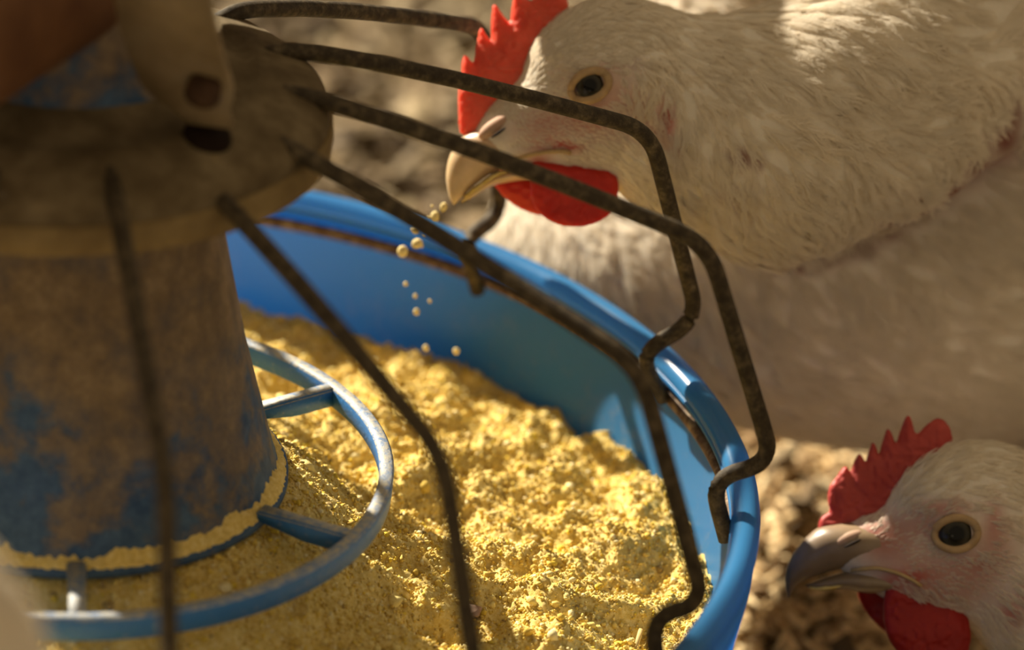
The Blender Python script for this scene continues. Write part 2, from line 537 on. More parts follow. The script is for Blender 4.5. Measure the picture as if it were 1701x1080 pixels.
def axis_grid(lo, a, b, hi, fine, coarse):
    return np.concatenate([np.arange(lo, a, coarse), np.arange(a, b, fine), np.arange(b, hi + coarse, coarse)])

fx = axis_grid(-2.6, -0.3, 0.9, 3.0, 0.008, 0.12)
fy = axis_grid(-2.0, -0.3, 1.0, 3.4, 0.008, 0.12)
FX, FY = np.meshgrid(fx, fy, indexing='ij')
def floor_h(x, y):
    return FLOOR_Z - 0.004 + 0.007 * vnoise(x * 22 + 80, y * 22 + 80, 3) * vnoise(x * 5 + 80, y * 5 + 80, 4) * 2
V, F = grid_mesh('floor', fx, fy, floor_h(FX, FY))
floor = tag(link('floor', mesh_np('floor', V, F), mat_floor()), 'brown trodden litter floor behind the feeder', 'floor', kind='structure')

# wood shavings and chaff strewn on the litter
def chips(n, xr, yr, size, seed, tone):
    r = np.random.default_rng(seed)
    x = r.uniform(*xr, n); y = r.uniform(*yr, n)
    L = size * r.uniform(0.5, 1.6, n); Wd = L * r.uniform(0.18, 0.6, n)
    a = r.uniform(0, 2 * np.pi, n); tl = r.normal(0, 0.35, n)
    z = floor_h(x, y) + 0.0012 + np.abs(np.sin(tl)) * L * 0.4
    t = np.stack([np.cos(a) * np.cos(tl), np.sin(a) * np.cos(tl), np.sin(tl)], -1)
    s = np.stack([-np.sin(a), np.cos(a), r.normal(0, 0.25, n)], -1)
    c = np.stack([x, y, z], -1)
    up = np.array([0, 0, 1.0])
    th = 0.0006
    ks = [(-.5, -.5), (.5, -.35), (.42, .5), (-.45, .4)]
    top = [c + t * (L * k0)[:, None] + s * (Wd * k1)[:, None] + up * (th + 0.10 * L[:, None] * (k0 * k0)) for k0, k1 in ks]
    bot = [p - up * 2 * th for p in top]
    V = np.stack(top + bot, 1).reshape(-1, 3)
    base = (np.arange(n) * 8)[:, None]
    F = np.concatenate([base + np.array(q)[None] for q in ((0, 1, 2, 3), (7, 6, 5, 4), (0, 4, 5, 1), (1, 5, 6, 2), (2, 6, 7, 3), (3, 7, 4, 0))])
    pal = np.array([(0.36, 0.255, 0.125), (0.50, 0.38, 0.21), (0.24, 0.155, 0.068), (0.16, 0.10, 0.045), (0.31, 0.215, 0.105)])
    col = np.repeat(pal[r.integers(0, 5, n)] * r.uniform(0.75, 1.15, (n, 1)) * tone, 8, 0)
    return V, F, col

def mat_chip():
    mt, nt, b = new_mat('wood_shaving')
    a = N(nt, 'ShaderNodeVertexColor', layer_name='tint')
    nt.links.new(a.outputs['Color'], b.inputs['Base Color'])
    b.inputs['Roughness'].default_value = 0.85
    bump(nt, b, noise(nt, 500, 3), 0.3, 0.0005)
    return mt
Va, Fa, Ca = chips(16000, (0.17, 0.52), (-0.02, 0.36), 0.0055, 5, 1.75)  # chips toned paler here: light painted into the floor the hen shades
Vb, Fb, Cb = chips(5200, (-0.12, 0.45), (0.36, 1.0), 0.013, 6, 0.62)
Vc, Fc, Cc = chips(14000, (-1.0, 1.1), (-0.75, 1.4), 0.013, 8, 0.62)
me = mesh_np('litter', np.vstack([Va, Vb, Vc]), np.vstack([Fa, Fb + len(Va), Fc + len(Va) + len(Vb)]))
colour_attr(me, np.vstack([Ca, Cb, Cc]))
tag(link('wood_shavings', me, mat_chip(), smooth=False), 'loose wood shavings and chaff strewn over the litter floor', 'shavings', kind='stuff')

# ------------------------------------------------------------------ the feeder
feeder = empty('poultry_feeder', (0, 0, FLOOR_Z))
tag(feeder, 'blue plastic pan feeder with rusty wire guard and dust-caked blue cone', 'feeder')
UP = (0, 0, -FLOOR_Z)     # parts are written in world heights (rim at z = 0)
def part(name, me, material, parent=feeder, smooth=True):
    o = link(name, me, material, parent, UP if parent is feeder else (0, 0, 0), smooth)
    return o

pan_prof = [(0.1868, -0.0062), (0.1893, -0.0085), (0.1889, -0.014), (0.1855, -0.033), (0.1805, -0.055), (0.171, -0.085), (0.157, -0.108), (0.140, -0.1165), (0.06, -0.119), (0.0005, -0.119),
            (0.0005, -0.1225), (0.06, -0.1225), (0.142, -0.1205), (0.160, -0.111), (0.174, -0.087), (0.1832, -0.056), (0.1882, -0.033), (0.1915, -0.014), (0.1918, -0.0075)]
pan = part('pan', lathe('pan', pan_prof, 256), M['pan'])
rim = part('rim', lathe('rim', circle_prof(0.1884, -0.0034, 0.0040, 18), 256), M['pan'], pan)
lip = part('rim_lip', lathe('rim_lip', circle_prof(0.1852, -0.0052, 0.0011, 10), 256), M['pan'], pan)

tie = part('tie_ring', lathe('tie_ring', circle_prof(0.1862, -0.0108, 0.0019, 10), 256), M['tie'])

# feed cone: flaring skirt with flange; axis stands a little off the pan's centre
CC = (0.0039, 0.0)
cone_o = [(0.0320, 0.103), (0.0355, 0.088), (0.0380, 0.075), (0.0415, 0.0575), (0.0460, 0.0357), (0.0517, 0.0135), (0.0548, 0.0020), (0.0560, -0.0012), (0.0586, -0.0024), (0.0586, -0.0044)]
cone_i = [(r - 0.0020, z + 0.0) for r, z in cone_o[:-2]][::-1]
cone = part('feed_cone', lathe('feed_cone', cone_o + [(0.0545, -0.0044)] + cone_i, 192, CC), M['cone'])

# spreader ring on six spokes
part_ring = [(0.0835, 0.0000), (0.0845, 0.0008), (0.0868, 0.0008), (0.0876, 0.0000), (0.0873, -0.0058), (0.0866, -0.0064), (0.0848, -0.0064), (0.0840, -0.0058)]
spreader = part('spreader_ring', lathe('spreader_ring', part_ring, 192, CC), M['ring'])
def beam(name, a, b, w0, w1, h0, h1, top, parent):
    a = np.array(a); b = np.array(b); t = (b - a) / np.linalg.norm(b - a); s = np.array([-t[1], t[0], 0])
    bm = bmesh.new()
    vs = []
    for p, w, h in ((a, w0, h0), ((a + b) / 2, (w0 + w1) * 0.46, h1), (b, w1, h1)):
        for k0, k1 in ((-.5, 0), (.5, 0), (.5, -1), (-.5, -1)):
            vs.append(bm.verts.new(tuple(p + s * w * k0 + np.array([0, 0, top + h * k1]))))
    for i in (0, 4):
        for k in range(4):
            bm.faces.new((vs[i + k], vs[i + (k + 1) % 4], vs[i + 4 + (k + 1) % 4], vs[i + 4 + k]))
    bm.faces.new(vs[0:4][::-1]); bm.faces.new(vs[8:12])
    bmesh.ops.recalc_face_normals(bm, faces=bm.faces)
    bmesh.ops.bevel(bm, geom=list(bm.edges), offset=0.0006, segments=2, affect='EDGES')
    me = bpy.data.meshes.new(name); bm.to_mesh(me); bm.free()
    return part(name, me, M['ring'], parent)
for k in range(6):
    az = 0.535 - k * math.pi / 3
    d = np.array([math.cos(az), math.sin(az), 0])
    c = np.array([CC[0], CC[1], 0])
    beam('spoke', c + d * 0.0570, c + d * 0.0852, 0.0052, 0.0046, 0.0030, 0.0058, 0.0004, spreader)

# dust-caked dome that carries the guard wires
DC = (-0.0032, 0.0)
dome_prof = [(0.0705, 0.0975), (0.0722, 0.0985), (0.0732, 0.1035), (0.0725, 0.1082), (0.0690, 0.1115), (0.0620, 0.1145), (0.0565, 0.1164), (0.0535, 0.1170), (0.0510, 0.1162), (0.0450, 0.1180), (0.0370, 0.1200), (0.0330, 0.1203),
             (0.0300, 0.1203), (0.0300, 0.1150), (0.0600, 0.1085), (0.0690, 0.1040), (0.0700, 0.1000)]
dome = part('guard_dome', lathe('guard_dome', dome_prof, 160, DC), M['dome'])
part('dome_lip', lathe('dome_lip', [(0.0722, 0.0962), (0.0737, 0.0968), (0.0741, 0.1000), (0.0738, 0.1042), (0.0729, 0.1050), (0.0722, 0.1000)], 160, DC), M['lip'], dome)
# drop tube between dome and feed pipe, with a thin flange at its foot
tube_prof = [(0.0360, 0.1170), (0.0364, 0.1195), (0.0335, 0.1215), (0.0325, 0.1260), (0.0310, 0.1500), (0.0290, 0.1500), (0.0300, 0.1240), (0.0300, 0.1170)]
part('drop_tube', lathe('drop_tube', tube_prof, 128, (0.0, 0.0)), M['drop'])

# hanger clip: a broad bent strap from the pipe down on to the dome
def strap(name, pts, widths, thick, side, mat):
    P = [Vector(p) for p in fillet(pts, [0.012] * (len(pts) - 2), 6)]
    s = Vector(side).normalized()
    bm = bmesh.new(); rows = []
    n = len(P)
    for i, p in enumerate(P):
        t = (P[min(i + 1, n - 1)] - P[max(i - 1, 0)]).normalized()
        nrm = t.cross(s).normalized()
        f = i / (n - 1)
        w = np.interp(f, np.linspace(0, 1, len(widths)), widths)
        rows.append([bm.verts.new(p + s * w * a + nrm * thick * b) for a, b in ((-.5, -.5), (-.25, -.62), (.25, -.62), (.5, -.5), (.5, .5), (-.5, .5))])
    for i in range(n - 1):
        for k in range(6):
            bm.faces.new((rows[i][k], rows[i][(k + 1) % 6], rows[i + 1][(k + 1) % 6], rows[i + 1][k]))
    bm.faces.new(rows[0][::-1]); bm.faces.new(rows[-1])
    bmesh.ops.recalc_face_normals(bm, faces=bm.faces)
    me = bpy.data.meshes.new(name); bm.to_mesh(me); bm.free()
    return part(name, me, mat)
clip = strap('hanger_clip', [(0.0220, -0.0649, 0.1720), (0.0258, -0.0482, 0.1460), (0.0318, -0.0408, 0.1265), (0.0368, -0.0417, 0.1195)], [0.024, 0.0245, 0.024, 0.020, 0.012], 0.0035, (0.96, -0.26, 0.0), M['clip'])
def disc(name, c, axis, r, h, mat, parent, n=20, bev=0.0006):
    bm = bmesh.new()
    bmesh.ops.create_cone(bm, cap_ends=True, segments=n, radius1=r, radius2=r * 0.9, depth=h)
    bmesh.ops.bevel(bm, geom=[e for e in bm.edges if len(e.link_faces) == 2 and e.calc_face_angle() > 0.6], offset=bev, segments=2, affect='EDGES')
    q = Vector(axis).to_track_quat('Z', 'Y').to_matrix().to_4x4(); q.translation = Vector(c)
    bmesh.ops.transform(bm, matrix=q, verts=bm.verts)
    me = bpy.data.meshes.new(name); bm.to_mesh(me); bm.free()
    return part(name, me, mat, parent)
strap('added_shade_arm', [(-0.014, 0.006, 0.180), (-0.036, -0.010, 0.150), (-0.052, -0.022, 0.1165)], [0.036, 0.040, 0.036], 0.0035, (0.82, 0.57, 0.0), M['clip'])  # unseen strap, added to keep the sun off the dome
disc('screw', (0.0345, -0.0494, 0.1320), (0.15, -0.35, 0.92), 0.0048, 0.005, M['bolt'], clip)
disc('slot_dark_disc', (0.0361, -0.0425, 0.1165), (0.2, -0.3, 0.93), 0.0066, 0.0022, M['nostril'], clip)  # solid dark disc: the hole's inner shade given as colour

# guard wires: out from the dome, bent down outside the bend circle, kinked in over the rim, tied to the ring
WIRES = [
    [(0.0454, 0.0427, 0.1148), (0.1232, 0.1235, 0.0780), (0.1322, 0.1327, 0.0123), (0.1199, 0.1200, 0.0101), (0.1263, 0.1311, -0.0125)],
    [(0.0583, 0.0179, 0.1143), (0.1636, 0.0527, 0.0773), (0.1831, 0.0592, 0.0145), (0.1654, 0.0533, 0.0064), (0.1745, 0.0578, -0.0105)],
    [(0.0586, -0.0074, 0.1131), (0.1698, -0.0224, 0.0788), (0.1928, -0.0255, 0.0143), (0.1762, -0.0233, 0.0078), (0.1821, -0.0246, -0.0105)],
    [(0.0497, -0.0294, 0.1110), (0.1438, -0.0904, 0.0769), (0.1635, -0.1032, 0.0156), (0.1515, -0.0954, 0.0069), (0.1543, -0.0999, -0.0105)],
    [(0.0306, -0.0434, 0.1083), (0.0904, -0.1415, 0.0791), (0.1025, -0.1615, 0.0145), (0.0937, -0.1469, 0.0070), (0.0956, -0.1570, -0.0105)],
    [(0.0105, -0.0516, 0.1135), (0.0242, -0.1662, 0.0848), (0.0268, -0.1877, 0.0145), (0.0247, -0.1708, 0.0070), (0.0219, -0.1825, -0.0105)],
    [(-0.0139, -0.0530, 0.1135), (-0.0498, -0.1580, 0.0780), (-0.0569, -0.1788, 0.0145), (-0.0514, -0.1628, 0.0070), (-0.0595, -0.1739, -0.0105)],
    [(-0.0351, -0.0399, 0.1135), (-0.1130, -0.1189, 0.0780), (-0.1284, -0.1346, 0.0145), (-0.1165, -0.1225, 0.0070), (-0.1290, -0.1309, -0.0105)],
    [(-0.0485, -0.0189, 0.1135), (-0.1530, -0.0563, 0.0780), (-0.1737, -0.0637, 0.0145), (-0.1577, -0.0580, 0.0070), (-0.1731, -0.0619, -0.0105)],
    [(-0.0514, 0.0059, 0.1135), (-0.1618, 0.0175, 0.0780), (-0.1837, 0.0198, 0.0145), (-0.1668, 0.0180, 0.0070), (-0.1828, 0.0193, -0.0105)],
    [(-0.0434, 0.0294, 0.1135), (-0.1378, 0.0878, 0.0780), (-0.1565, 0.0994, 0.0145), (-0.1420, 0.0905, 0.0070), (-0.1563, 0.0967, -0.0105)],
    [(-0.0259, 0.0472, 0.1135), (-0.0856, 0.1408, 0.0780), (-0.0974, 0.1593, 0.0145), (-0.0883, 0.1450, 0.0070), (-0.0989, 0.1549, -0.0105)],
    [(-0.0024, 0.0556, 0.1135), (-0.0156, 0.1658, 0.0780), (-0.0182, 0.1876, 0.0145), (-0.0162, 0.1708, 0.0070), (-0.0219, 0.1825, -0.0105)]]
for pts in WIRES:
    a, b, c, d, e = [Vector(p) for p in pts]
    a0 = a + (a - b).normalized() * 0.010 - Vector((0, 0, 0.0045))      # rooted inside the dome
    mids = [a + (b - a) * t + Vector((0, 0, 0.0026 * math.sin(math.pi * t ** 0.7))) for t in (0.08, 0.25, 0.45, 0.65, 0.82)]
    P = fillet([a0, a] + mids + [b, c, d, e], [0.003] * 6 + [0.016, 0.0095, 0.0090], 10)
    part('guard_wire', tube('guard_wire', P, 0.0024, 12), M['wire'])

# ------------------------------------------------------------------ overhead feed pipe
pd = Vector((0.5, 0.866, 0.0))
pc = Vector((-0.0028, -0.0203, 0.1536))
rp = 0.022
V = []; Fq = []
nseg = 48
prof = []
for s_ in np.linspace(-0.9, 1.6, 26):
    prof.append(tuple(pc + pd * s_))
pm = tube('feed_pipe', prof, rp, nseg)
pipe = tag(link('feed_pipe', pm, M['pipe']), 'rusty brown feed pipe running overhead across the top left', 'pipe')

# ------------------------------------------------------------------ feed in the pan
def feed_h(x, y):
    r = np.hypot(x - CC[0], y - CC[1])
    base = np.interp(r, [0.0, 0.050, 0.056, 0.062, 0.070, 0.078, 0.086, 0.096, 0.11, 0.14, 0.19], [-0.004, -0.0045, -0.0055, -0.0075, -0.0135, -0.0205, -0.0262, -0.0300, -0.0325, -0.0362, -0.0425])
    amp = np.clip((r - 0.055) / 0.03, 0.15, 1)
    h = base + amp * (0.0100 * (vnoise(x * 38 + 60, y * 38 + 60, 21) - 0.5) + 0.0062 * (vnoise(x * 95 + 60, y * 95 + 60, 22) - 0.5))
    h += (0.35 + 0.65 * amp) * (0.0030 * (vnoise(x * 240 + 90, y * 240 + 90, 23) - 0.5) + 0.0016 * (vnoise(x * 620 + 90, y * 620 + 90, 24) - 0.5))
    for cx, cy, d, w in ((0.124, -0.0174, 0.0055, 0.010), (0.119, 0.028, 0.005, 0.012), (0.142, 0.010, 0.003, 0.012), (0.100, -0.055, 0.003, 0.014)):
        h -= d * np.exp(-((x - cx) ** 2 + (y - cy) ** 2) / (2 * w * w))
    return h
gx = np.arange(-0.188, 0.1885, 0.00085)
GX, GY = np.meshgrid(gx, gx, indexing='ij')
H = feed_h(GX, GY)
V, F = grid_mesh('feed', gx, gx, H)
def wall_r(z):
    return np.interp(z, [-0.119, -0.108, -0.085, -0.055, -0.033, -0.014], [0.13, 0.157, 0.171, 0.1805, 0.1855, 0.1889])
R = np.hypot(V[:, 0], V[:, 1]); keep = R < wall_r(V[:, 2]) + 0.0006
F = F[keep[F].all(1)]
used = np.unique(F); remap = -np.ones(len(V), int); remap[used] = np.arange(len(used))
feed = link('feed_mash', mesh_np('feed', V[used], remap[F]), M['feed'])
tag(feed, 'yellow crumbly feed mash heaped inside the blue pan', 'feed', kind='stuff')

def grains(n, seed, rmin, rmax, size, sect):
    r = np.random.default_rng(seed)
    t = r.uniform(*sect, n); rad = np.sqrt(r.uniform(rmin ** 2, rmax ** 2, n))
    x = CC[0] * 0.3 + rad * np.cos(t); y = rad * np.sin(t)
    z = feed_h(x, y)
    ok = np.hypot(x, y) < wall_r(z) - 0.001
    x, y, z = x[ok], y[ok], z[ok]; n = len(x)
    s = size * r.lognormal(0, 0.38, n)
    ico = np.array([(0, 0, 1), (0.894, 0, .447), (.276, .851, .447), (-.724, .526, .447), (-.724, -.526, .447), (.276, -.851, .447), (.724, .526, -.447), (-.276, .851, -.447), (-.894, 0, -.447), (-.276, -.851, -.447), (.724, -.526, -.447), (0, 0, -1)])
    fi = np.array([(0, 1, 2), (0, 2, 3), (0, 3, 4), (0, 4, 5), (0, 5, 1), (1, 6, 2), (2, 7, 3), (3, 8, 4), (4, 9, 5), (5, 10, 1), (2, 6, 7), (3, 7, 8), (4, 8, 9), (5, 9, 10), (1, 10, 6), (11, 7, 6), (11, 8, 7), (11, 9, 8), (11, 10, 9), (11, 6, 10)])
    J = ico[None] * (1 + r.normal(0, 0.22, (n, 12, 1))) * r.uniform(0.65, 1.25, (n, 1, 3))
    V = J * s[:, None, None] + np.stack([x, y, z + s * 0.35], -1)[:, None, :]
    F = (fi[None] + (np.arange(n) * 12)[:, None, None]).reshape(-1, 3)
    pal = np.array([(0.80, 0.60, 0.17), (0.86, 0.70, 0.28), (0.72, 0.50, 0.09), (0.86, 0.74, 0.42), (0.55, 0.36, 0.07), (0.80, 0.58, 0.06), (0.32, 0.22, 0.10)])
    col = pal[r.choice(7, n, p=[.25, .22, .18, .12, .12, .08, .03])]
    return V.reshape(-1, 3), F, np.repeat(col, 12, 0)
A = [grains(44000, 31, 0.055, 0.184, 0.00033, (-1.6, 1.3)), grains(9000, 32, 0.055, 0.183, 0.00056, (-1.75, 1.35))]
Vg = np.vstack([a[0] for a in A]); Fg = np.vstack([A[0][1], A[1][1] + len(A[0][0])])
me = mesh_np('grains', Vg, Fg); colour_attr(me, np.vstack([a[2] for a in A]))
tag(link('feed_grains', me, M['grain'], feed), kind='stuff')

# a drift of feed left lying on the cone's flange
na, nr = 620, 9
a = np.linspace(0, 2 * np.pi, na, endpoint=False)[:, None]; q = np.linspace(0, 1, nr)[None, :]
rr = 0.0532 + 0.0050 * q
hx = 0.0024 + 0.0026 * vnoise(np.cos(a) * 9 + 40 + 0 * q, np.sin(a) * 9 + 40 + 0 * q, 41) + 0.0014 * vnoise(np.cos(a) * 34 + 60 + 0 * q, np.sin(a) * 34 + 60 + 0 * q, 44)
prof_h = np.sin(np.pi * np.clip(0.50 + 0.5 * q, 0, 1)) ** 0.7
top = hx * prof_h
Rn = rr + 0.0007 * (vnoise(a * 60 + 0 * q, q * 8 + 0 * a, 42) - 0.5)
zz = -0.0026 + top + 0.0006 * (vnoise(a * 55 + 10 + 0 * q, q * 9 + 10 + 0 * a, 43) - 0.5) * (q < 0.98)
V = np.stack([CC[0] + Rn * np.cos(a), CC[1] + Rn * np.sin(a), zz], -1).reshape(-1, 3)
i = np.arange(na)[:, None]; j = np.arange(nr - 1)[None, :]; i2 = (i + 1) % na
F = np.stack([i * nr + j, i * nr + j + 1, i2 * nr + j + 1, i2 * nr + j], -1).reshape(-1, 4)
tag(link('feed_drift', mesh_np('drift', V, F), M['feed']), 'thin drift of feed lying on the flange of the blue cone', 'feed', kind='stuff')

# crumbs dropping from the beak
ico2 = bmesh.new(); bmesh.ops.create_icosphere(ico2, subdivisions=2, radius=1.0)
base_v = np.array([v.co[:] for v in ico2.verts]); base_f = np.array([[v.index for v in f.verts] for f in ico2.faces]); ico2.free()
CRUMBS = [(0.10995, 0.08800, 0.03588, 0.00091), (0.10766, 0.08800, 0.03254, 0.00136), (0.10223, 0.08800, 0.02817, 0.00104), (0.10314, 0.08800, 0.02408, 0.00162), (0.09886, 0.08800, 0.02128, 0.00156), (0.10025, 0.08800, 0.01068, 0.00072), (0.10328, 0.08800, 0.00677, 0.00065), (0.10763, 0.08800, 0.00525, 0.00065), (0.10389, 0.08800, 0.00162, 0.00097), (0.10716, 0.08800, -0.01031, 0.00091), (0.11634, 0.08800, -0.01120, 0.00104), (0.10442, 0.08800, 0.02313, 0.00052), (0.10495, 0.08800, 0.02685, 0.00052), (0.10676, 0.08800, 0.03622, 0.00045), (0.10591, 0.08800, 0.03232, 0.00045)]
for k, (x, y, z, s) in enumerate(CRUMBS):
    r = np.random.default_rng(100 + k)
    Vc = base_v * np.array([1.0, 0.8, r.uniform(0.8, 1.3)]) * s
    for _ in range(5):
        dv = r.normal(0, 1, 3); dv /= np.linalg.norm(dv)
        Vc = Vc * (1 + r.uniform(-0.28, 0.35) * np.exp(3.0 * ((base_v @ dv) - 1)))[:, None]
    me = mesh_np('crumb', Vc, base_f)
    colour_attr(me, np.tile(np.array([(0.86, 0.72, 0.36)]), (len(Vc), 1)))
    tag(link('feed_crumb', me, M['grain'], None, (x, y, z)), 'pale yellow feed crumb falling from the beak over the pan', 'crumb', 'feed crumbs falling from the beak')

# a bit of straw and a pinkish flake on the feed
sx, sy = 0.1600, -0.0240
sz = float(feed_h(np.array([sx]), np.array([sy]))[0])
tag(link('straw_fragment', tube('straw', [(sx - 0.0012, sy - 0.0045, sz + 0.0012), (sx, sy, sz + 0.0022), (sx + 0.0012, sy + 0.0042, sz + 0.0026)], 0.0007, 7), M['straw']), 'short pale straw fragment lying on the feed near the rim', 'straw')
px_, py_ = 0.1128, -0.0207
pz_ = float(feed_h(np.array([px_]), np.array([py_]))[0]) + 0.0012
fl = [(-.0032, -.0016), (-.001, -.0030), (.0026, -.0018), (.0036, .0010), (.0010, .0030), (-.0026, .0022)]
Vf = np.array([(px_ + u, py_ + v * 0.9, pz_ + 0.0006 * k % 0.0011 + 0.22 * v) for k, (u, v) in enumerate(fl)])
Vf = np.vstack([Vf, Vf - np.array([0, 0, 0.0005])])
me = bpy.data.meshes.new('flake')
me.from_pydata(Vf.tolist(), [], [tuple(range(6)), tuple(range(11, 5, -1))] + [(k, k + 6, (k + 1) % 6 + 6, (k + 1) % 6) for k in range(6)])
tag(link('bran_flake', me, M['cere'], smooth=False), 'small pinkish bran flake lying on the shaded feed slope', 'flake')

# ------------------------------------------------------------------ hens
FR = np.array([(0.994274, -0.089005, 0.059132), (0.106127, 0.887085, -0.449241), (-0.012470, 0.452944, 0.891452)])   # head axes in the world: tail-ward, across, crown-ward (heads tipped back a little)
WHITE = np.array((0.80, 0.73, 0.62))

def sd_ell(X, Y, Z, c, r, rot=0.0):
    ca, sa = math.cos(rot), math.sin(rot)
    x = X - c[0]; y = Y - c[1]; z = Z - c[2]
    u = ca * x + sa * z; w = -sa * x + ca * z
    k0 = np.sqrt((u / r[0]) ** 2 + (y / r[1]) ** 2 + (w / r[2]) ** 2)
    k1 = np.sqrt((u / r[0] ** 2) ** 2 + (y / r[1] ** 2) ** 2 + (w / r[2] ** 2) ** 2)
    return k0 * (k0 - 1) / np.maximum(k1, 1e-6)

def smin(a, b, k):
    h = np.clip(0.5 + 0.5 * (b - a) / k, 0, 1)
    return b * (1 - h) + a * h - k * h * (1 - h)

def sd_chain(X, Y, Z, pts, squash):
    d = None
    for (x0, y0, z0, r0), (x1, y1, z1, r1) in zip(pts[:-1], pts[1:]):
        ax, ay, az = x1 - x0, (y1 - y0) / squash, z1 - z0
        wx, wy, wz = X - x0, (Y - y0) / squash, Z - z0
        t = np.clip((wx * ax + wy * ay + wz * az) / (ax * ax + ay * ay + az * az), 0, 1)
        v = np.sqrt((wx - t * ax) ** 2 + (wy - t * ay) ** 2 + (wz - t * az) ** 2) - (r0 + (r1 - r0) * t)
        d = v if d is None else smin(d, v, 6.0)
    return d * squash

def hen(name, label, cfg):
    O = np.array(cfg['origin'])
    base = np.array([cfg['base'][0], cfg['base'][1], FLOOR_Z])
    root = empty(name, tuple(base))
    tag(root, label, 'hen', 'white hens round the feeder')
    to_world = lambda L: O + (L / 1000.0) @ FR          # head frame mm -> world m
    def put(nm, V, F, material, parent=root, cols=None):
        me = mesh_np(nm, to_world(np.asarray(V, float)) - base, F)
        if cols is not None: colour_attr(me, cols)
        return link(nm, me, material, parent)
    # ---- body: one continuous skin
    def axis(lo, hi, a, b, fine, coarse):
        return np.concatenate([np.arange(lo, a, coarse), np.arange(a, b, fine), np.arange(b, hi, coarse)])
    g = cfg['grid']
    xs = axis(*g[0]); ys = axis(*g[1]); zs = axis(*g[2])
    X = xs[:, None, None]; Y = ys[None, :, None]; Zz = zs[None, None, :]
    head = None
    for c, r, rot, k in cfg['head']:
        d = sd_ell(X, Y, Zz, c, r, rot)
        head = d if head is None else smin(head, d, k)
    def fields(X, Y, Zz):
        neck = sd_chain(X, Y, Zz, cfg['neck'], cfg.get('squash', 0.82))
        P = [O[i] + (X * FR[0, i] + Y * FR[1, i] + Zz * FR[2, i]) / 1000 for i in range(3)]
        body = None
        for c, r in cfg['body']:
            d = sd_ell(P[0] * 1000, P[1] * 1000, P[2] * 1000, np.array(c) * 1000, np.array(r) * 1000)
            body = d if body is None else smin(body, d, 22.0)
        return neck, body
    if head is not None:
        neck, body = fields(X, Y, Zz)
        hn = smin(head, neck, 9.0)
    else:
        neck, body = fields(X, Y, Zz); hn = neck
    Fv = smin(hn, body, cfg.get('blend', 5.0))
    V, Q = surface_nets(Fv, xs, ys, zs)
    # outward orientation
    c0 = V[Q[:, 0]]; nrm = np.cross(V[Q[:, 2]] - c0, V[Q[:, 3]] - V[Q[:, 1]])
    # per-vertex normals
    VN = np.zeros_like(V)
    for k in range(4): np.add.at(VN, Q[:, k], nrm)
    top = np.argmax(V[:, 2])
    if VN[top, 2] < 0:
        Q = Q[:, ::-1]; VN = -VN
    VN /= np.linalg.norm(VN, axis=1)[:, None] + 1e-9
    for _ in range(2):                                   # light smoothing of the lattice
        acc = np.zeros_like(V); cnt = np.zeros(len(V))
        for k in range(4):
            np.add.at(acc, Q[:, k], V[Q[:, (k + 1) % 4]] + V[Q[:, (k + 3) % 4]]); np.add.at(cnt, Q[:, k], 2)
        V = 0.5 * V + 0.5 * acc / cnt[:, None]
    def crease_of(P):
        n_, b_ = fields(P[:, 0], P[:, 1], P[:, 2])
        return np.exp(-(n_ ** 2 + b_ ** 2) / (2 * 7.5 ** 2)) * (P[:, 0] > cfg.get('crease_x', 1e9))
    def paint(P):
        col = np.tile(WHITE, (len(P), 1)); bare = np.zeros(len(P))
        for x, z, r, rz, c, s in cfg['splats']:
            w = s * np.exp(-(((P[:, 0] - x) / r) ** 2 + ((P[:, 2] - z) / rz) ** 2))
            col = col * (1 - w[:, None]) + np.array(c) * w[:, None]
            bare = np.maximum(bare, w)
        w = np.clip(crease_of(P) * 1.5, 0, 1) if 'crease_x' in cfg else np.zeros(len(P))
        col = col * (1 - w[:, None]) + np.array((0.26, 0.075, 0.05)) * w[:, None]  # dark red crease: bare skin with the fold's shadow painted in
        return col, bare, w
    def surf_y(x, z, rad=1.6):
        k = ((V[:, 0] - x) ** 2 + (V[:, 2] - z) ** 2) < rad * rad
        return float(V[k, 1].min()) if k.any() else -5.0
    col, bare, cre = paint(V)
    put('body', V, Q, M['skin'], cols=col)
    # ---- plumage: feathers of fine barbs lying over the skin
    A = np.array([(x, z) for x, z, *_ in cfg['flow']]); D = np.array([(dx, dz) for _, _, dx, dz, _ in cfg['flow']]); Ln = np.array([l for *_, l in cfg['flow']])
    D = D / np.linalg.norm(D, axis=1)[:, None]
    fc = V[Q].mean(1); fn = np.cross(V[Q[:, 2]] - V[Q[:, 0]], V[Q[:, 3]] - V[Q[:, 1]]); ar = np.linalg.norm(fn, axis=1) / 2
    fn = fn / (2 * ar[:, None] + 1e-12)
    dd = (fc[:, None, 0] - A[None, :, 0]) ** 2 + (fc[:, None, 2] - A[None, :, 1]) ** 2
    w = 1 / (dd + 4.0) ** 1.6; w /= w.sum(1)[:, None]
    L = w @ Ln; fl2 = w @ D
    vis = np.where(fn[:, 1] < 0.35, 1.0, 0.22)
    xl = cfg['frame']
    out = (fc[:, 0] > xl[1]) | (fc[:, 0] < xl[0]) | (fc[:, 2] > xl[3]) | (fc[:, 2] < xl[2])
    vis = np.where(out, 0.05, vis)
    colf, baref, cref = paint(fc)
    if 'eye' in cfg:
        ex, ez = (fc[:, 0] - cfg['eye'][0] - 0.6), (fc[:, 2] - cfg['eye'][2])
        lid0 = cfg['lid'][0] + 1.9
        vis = np.where(ex * ex + ez * ez * 1.5 < lid0 * lid0, 0.0, vis)
    for nx_, nz_, na_, nb_ in cfg.get('bald', []):
        vis = np.where(((fc[:, 0] - nx_) / na_) ** 2 + ((fc[:, 2] - nz_) / nb_) ** 2 < 1, 0.0, vis)
